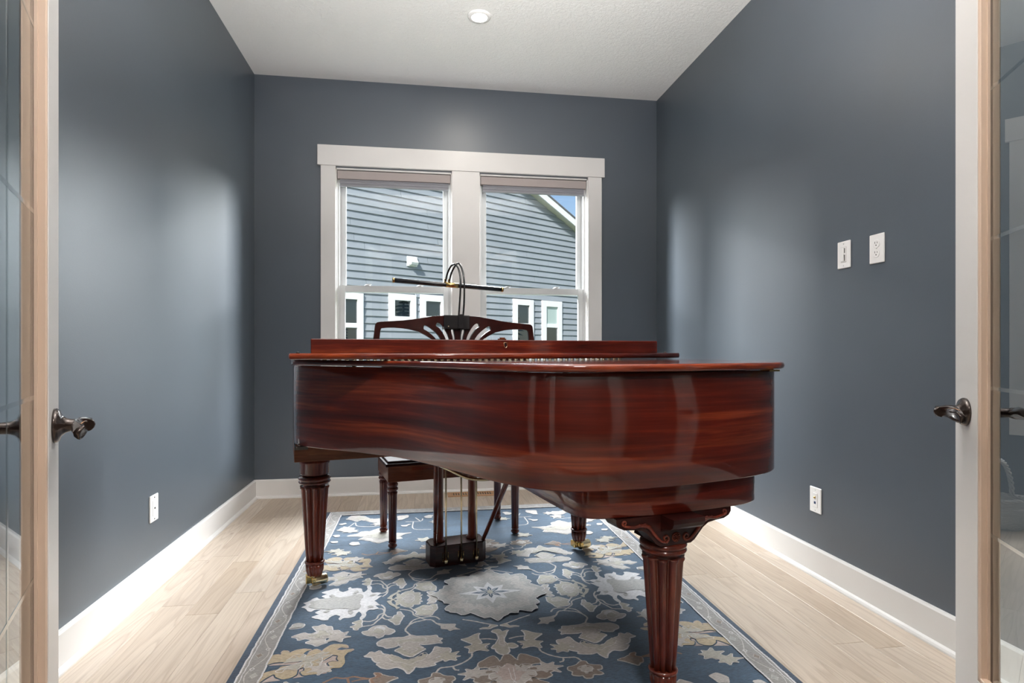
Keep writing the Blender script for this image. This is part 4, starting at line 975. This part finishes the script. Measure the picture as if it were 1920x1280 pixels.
# ------------------------------------------------------------------ wicker basket in the far right corner (seen in the door glass)
bk = tag(empty('wicker_basket', (1.42, 4.10, 0), R(25)), 'whitewashed wicker basket with a tall handle, reflected in the right glass door', 'basket')
b = MB(); n = 96; rows = 15
for k in range(rows):
    q = k/(rows-1); rx_ = .125+.075*q**.8; ry_ = .095+.055*q**.8; z = .012+q*.165
    b.tube([((rx_+.004*math.sin(16*a+math.pi*k))*math.cos(a), (ry_+.004*math.sin(16*a+math.pi*k))*math.sin(a), z+.02*q*math.cos(2*a)) for a in [2*math.pi*i/n for i in range(n)]], .0062, 6, closed=True)
b.prism([(.125*math.cos(2*math.pi*i/32), .095*math.sin(2*math.pi*i/32)) for i in range(32)], .002, .012)
bowl = b.build('bowl', M['wicker'], bk)
b = MB()
for i in range(32):
    a = 2*math.pi*i/32; b.tube([((.125+.075*q**.8)*math.cos(a), (.095+.055*q**.8)*math.sin(a), .01+q*.168+.02*q*math.cos(2*a)) for q in (0, .33, .66, 1)], .004, 6)
tag(b.build('stake', M['wicker'], bk), kind='stuff')
for ph in (0, math.pi):
    MB().tube([((.204+.007*math.cos(22*a+ph))*math.cos(a), (.154+.007*math.cos(22*a+ph))*math.sin(a), .185+.02*math.cos(2*a)+.007*math.sin(22*a+ph)) for a in [2*math.pi*i/160 for i in range(160)]], .006, 6, closed=True).build('braided_rim', M['wicker'], bk)
for ph in (0, 2.1, 4.2):
    MB().tube([((.0+.010*math.cos(14*t_+ph)), .150*math.cos(t_)+.008*math.sin(14*t_+ph)*math.cos(t_), .17+.23*math.sin(t_)+.008*math.sin(14*t_+ph)*math.sin(t_)) for t_ in [math.pi*i/70 for i in range(71)]], .006, 6).build('handle', M['wicker'], bk)

# ------------------------------------------------------------------ outside: neighbour house
ground = tag(MB().box((-22, YB+T+.02, -.9), (26, 50, -.6)).build('ground', M['lawn']), kind='structure')
HA = math.atan2(.5373, .8434)
house = tag(empty('neighbour_house', (-.8554, 10.5456, 0), HA), 'blue-grey clapboard house outside with a sloping white-edged roof', 'house')
# local x along the wall to the right, local -y towards the room
EXP = .127; XW0, XW1 = -7.0, 8.6
def ztop(x_): return 6.07-.44*x_ if x_ > 0 else 6.07+.44*x_
wins = [(-1.10, -.212, .62, 2.040, 'tall double-hung window at the left edge of the view', 1), (.282, .842, 1.56, 2.080, 'small square fixed window, left one of the pair', 0),
        (.934, 1.505, 1.58, 2.100, 'small square fixed window, right one of the pair', 0), (3.209, 3.792, .90, 2.150, 'narrow double-hung window with a dark lower sash', 1), (4.048, 4.667, .90, 2.163, 'narrow window with a pale frosted upper sash', 1)]
b = MB(); b.prism([(XW0, -.8), (XW1, -.8), (XW1, ztop(XW1)), (0, 6.07), (XW0, ztop(XW0))], -.35, -.03, M=Matrix.Rotation(R(90), 4, 'X')); fixn(b.build('sheathing', M['siding'], house))
z = -.62; k = 0
while z < 6.0:
    zc = z+EXP
    xa = XW0 if z < ztop(XW0) else -(6.07-z)/.44; xb = XW1 if z < ztop(XW1) else (6.07-z)/.44
    spans = [(xa, xb)]
    for (a, c_, wz0, wz1, _, _) in wins:
        if zc > wz0+.02 and z < wz1-.02:
            ns = []
            for s0, s1 in spans:
                if a > s0 and c_ < s1: ns += [(s0, a), (c_, s1)]
                else: ns.append((s0, s1))
            spans = ns
    for s0, s1 in spans:
        x_ = s0; cuts = [s0]
        while s1-x_ > 3.4: x_ += rnd.uniform(1.6, 3.2); cuts.append(x_)
        cuts.append(s1)
        for a, c_ in zip(cuts[:-1], cuts[1:]):
            g_ = .0025
            vs = [(a+g_, -.030, z), (c_-g_, -.030, z), (c_-g_, -.005, zc+.012), (a+g_, -.005, zc+.012), (a+g_, -.0, z), (c_-g_, .0, z), (c_-g_, .006, zc+.012), (a+g_, .006, zc+.012)]
            vs = [(p[0], p[1]-.0, p[2]) for p in vs]
            MB().add(vs, [(0, 1, 2, 3), (5, 4, 7, 6), (1, 5, 6, 2), (4, 0, 3, 7), (3, 2, 6, 7), (4, 5, 1, 0)]).build('siding_board', M['siding'], house)
    z = zc; k += 1
for (a, c_, wz0, wz1, lab, dh) in wins:
    fw = (c_-a)*.21 if not dh or c_-a < .7 else .11
    fr = MB().box((a, -.055, wz0), (a+fw, 0, wz1), bev=.003).box((c_-fw, -.055, wz0), (c_, 0, wz1), bev=.003).box((a+fw, -.055, wz1-fw), (c_-fw, 0, wz1), bev=.003).box((a+fw, -.055, wz0), (c_-fw, 0, wz0+fw), bev=.003)
    zm = wz1-.55 if dh else None
    if dh: fr.box((a+fw, -.045, zm-.04), (c_-fw, 0, zm+.04), bev=.003)
    f_ = tag(fr.build('window', M['white_ext'], house), lab)
    if dh:
        MB().box((a+fw, -.022, zm), (c_-fw, -.012, wz1-fw)).build('pane', M['farpane'], f_); MB().box((a+fw, -.022, wz0+fw), (c_-fw, -.012, zm)).build('pane', M['farpane'], f_)
    else: MB().box((a+fw, -.022, wz0+fw), (c_-fw, -.012, wz1-fw)).build('pane', M['farpane'], f_)
frost = mat('frosted blind behind glass', (.42, .52, .50), .15, coat=1)
for o in house.children:
    if 'frosted' in str(o.get('label', '')): o.children[0].data.materials.clear(); o.children[0].data.materials.append(frost)
v_ = MB().box((.651, -.05, 2.595), (.865, -.028, 2.778), bev=.004)
v_.prism([(-.028, 2.62), (-.13, 2.62), (-.15, 2.66), (-.07, 2.755), (-.028, 2.755)], .685, .83, M=Matrix(((0, 0, 1, 0), (1, 0, 0, 0), (0, 1, 0, 0), (0, 0, 0, 1))))
tag(fixn(v_.build('vent_hood', M['white_ext'], house)), 'white dryer vent hood')
# right roof slope: soffit, fascia, shingles
def slope_box(nm, y0, y1, zo0, zo1, mt, sgn=1):
    xs = (0, XW1+.35) if sgn > 0 else (XW0-.35, 0)
    zt_ = lambda x_: 6.07-.44*abs(x_)
    vs = [(x_, y_, zt_(x_)+zo) for x_ in xs for y_ in (y0, y1) for zo in (zo0, zo1)]
    o = MB().add(vs, [(0, 1, 3, 2), (4, 6, 7, 5), (0, 4, 5, 1), (2, 3, 7, 6), (0, 2, 6, 4), (1, 5, 7, 3)]).build(nm, mt, house); return fixn(o)
for s_ in (1, -1):
    slope_box('soffit', -.19, .02, -.004, .012, M['soffit'], s_); slope_box('fascia', -.215, -.19, -.015, .135, M['white_ext'], s_); slope_box('roof', -.23, 3.0, .135, .17, M['shingle'], s_)
# evergreens on the near side, mirrored in the neighbour's panes
def tree(x_, y_, h_, label):
    t = tag(empty('evergreen_tree', (x_, y_, -.6)), label, 'tree', 'evergreens outside beyond the window')
    MB().lathe([(.16, 0), (.12, h_*.4), (.03, h_*.98)], n=10).build('trunk', M['bark'], t)
    b = MB(); r_ = random.Random(int(x_*10))
    for k in range(26):
        q = k/25; z = h_*(.12+.86*q); L_ = (1-q)*h_*.22+.12
        for i in range(11):
            a = 2*math.pi*(i+.5*(k % 2))/11+r_.uniform(-.2, .2); l2 = L_*r_.uniform(.7, 1.1)
            b.tube([(0, 0, z), (l2*.5*math.cos(a), l2*.5*math.sin(a), z-.02), (l2*math.cos(a), l2*math.sin(a), z-.18*l2)], [.10*(1.2-q), .14*(1.2-q), .01], 5)
    tag(b.build('foliage', M['needles'], t), kind='stuff')
for x_, y_, h_, nm in ((23, 5.5, 7.0, 'tallest dark evergreen mirrored in the house panes outside'), (19.5, .8, 5.6, 'middle-sized dark evergreen mirrored in the house panes outside'), (17, -1.6, 4.2, 'shortest dark evergreen mirrored in the house panes outside')):
    tree(x_, y_, h_, nm)
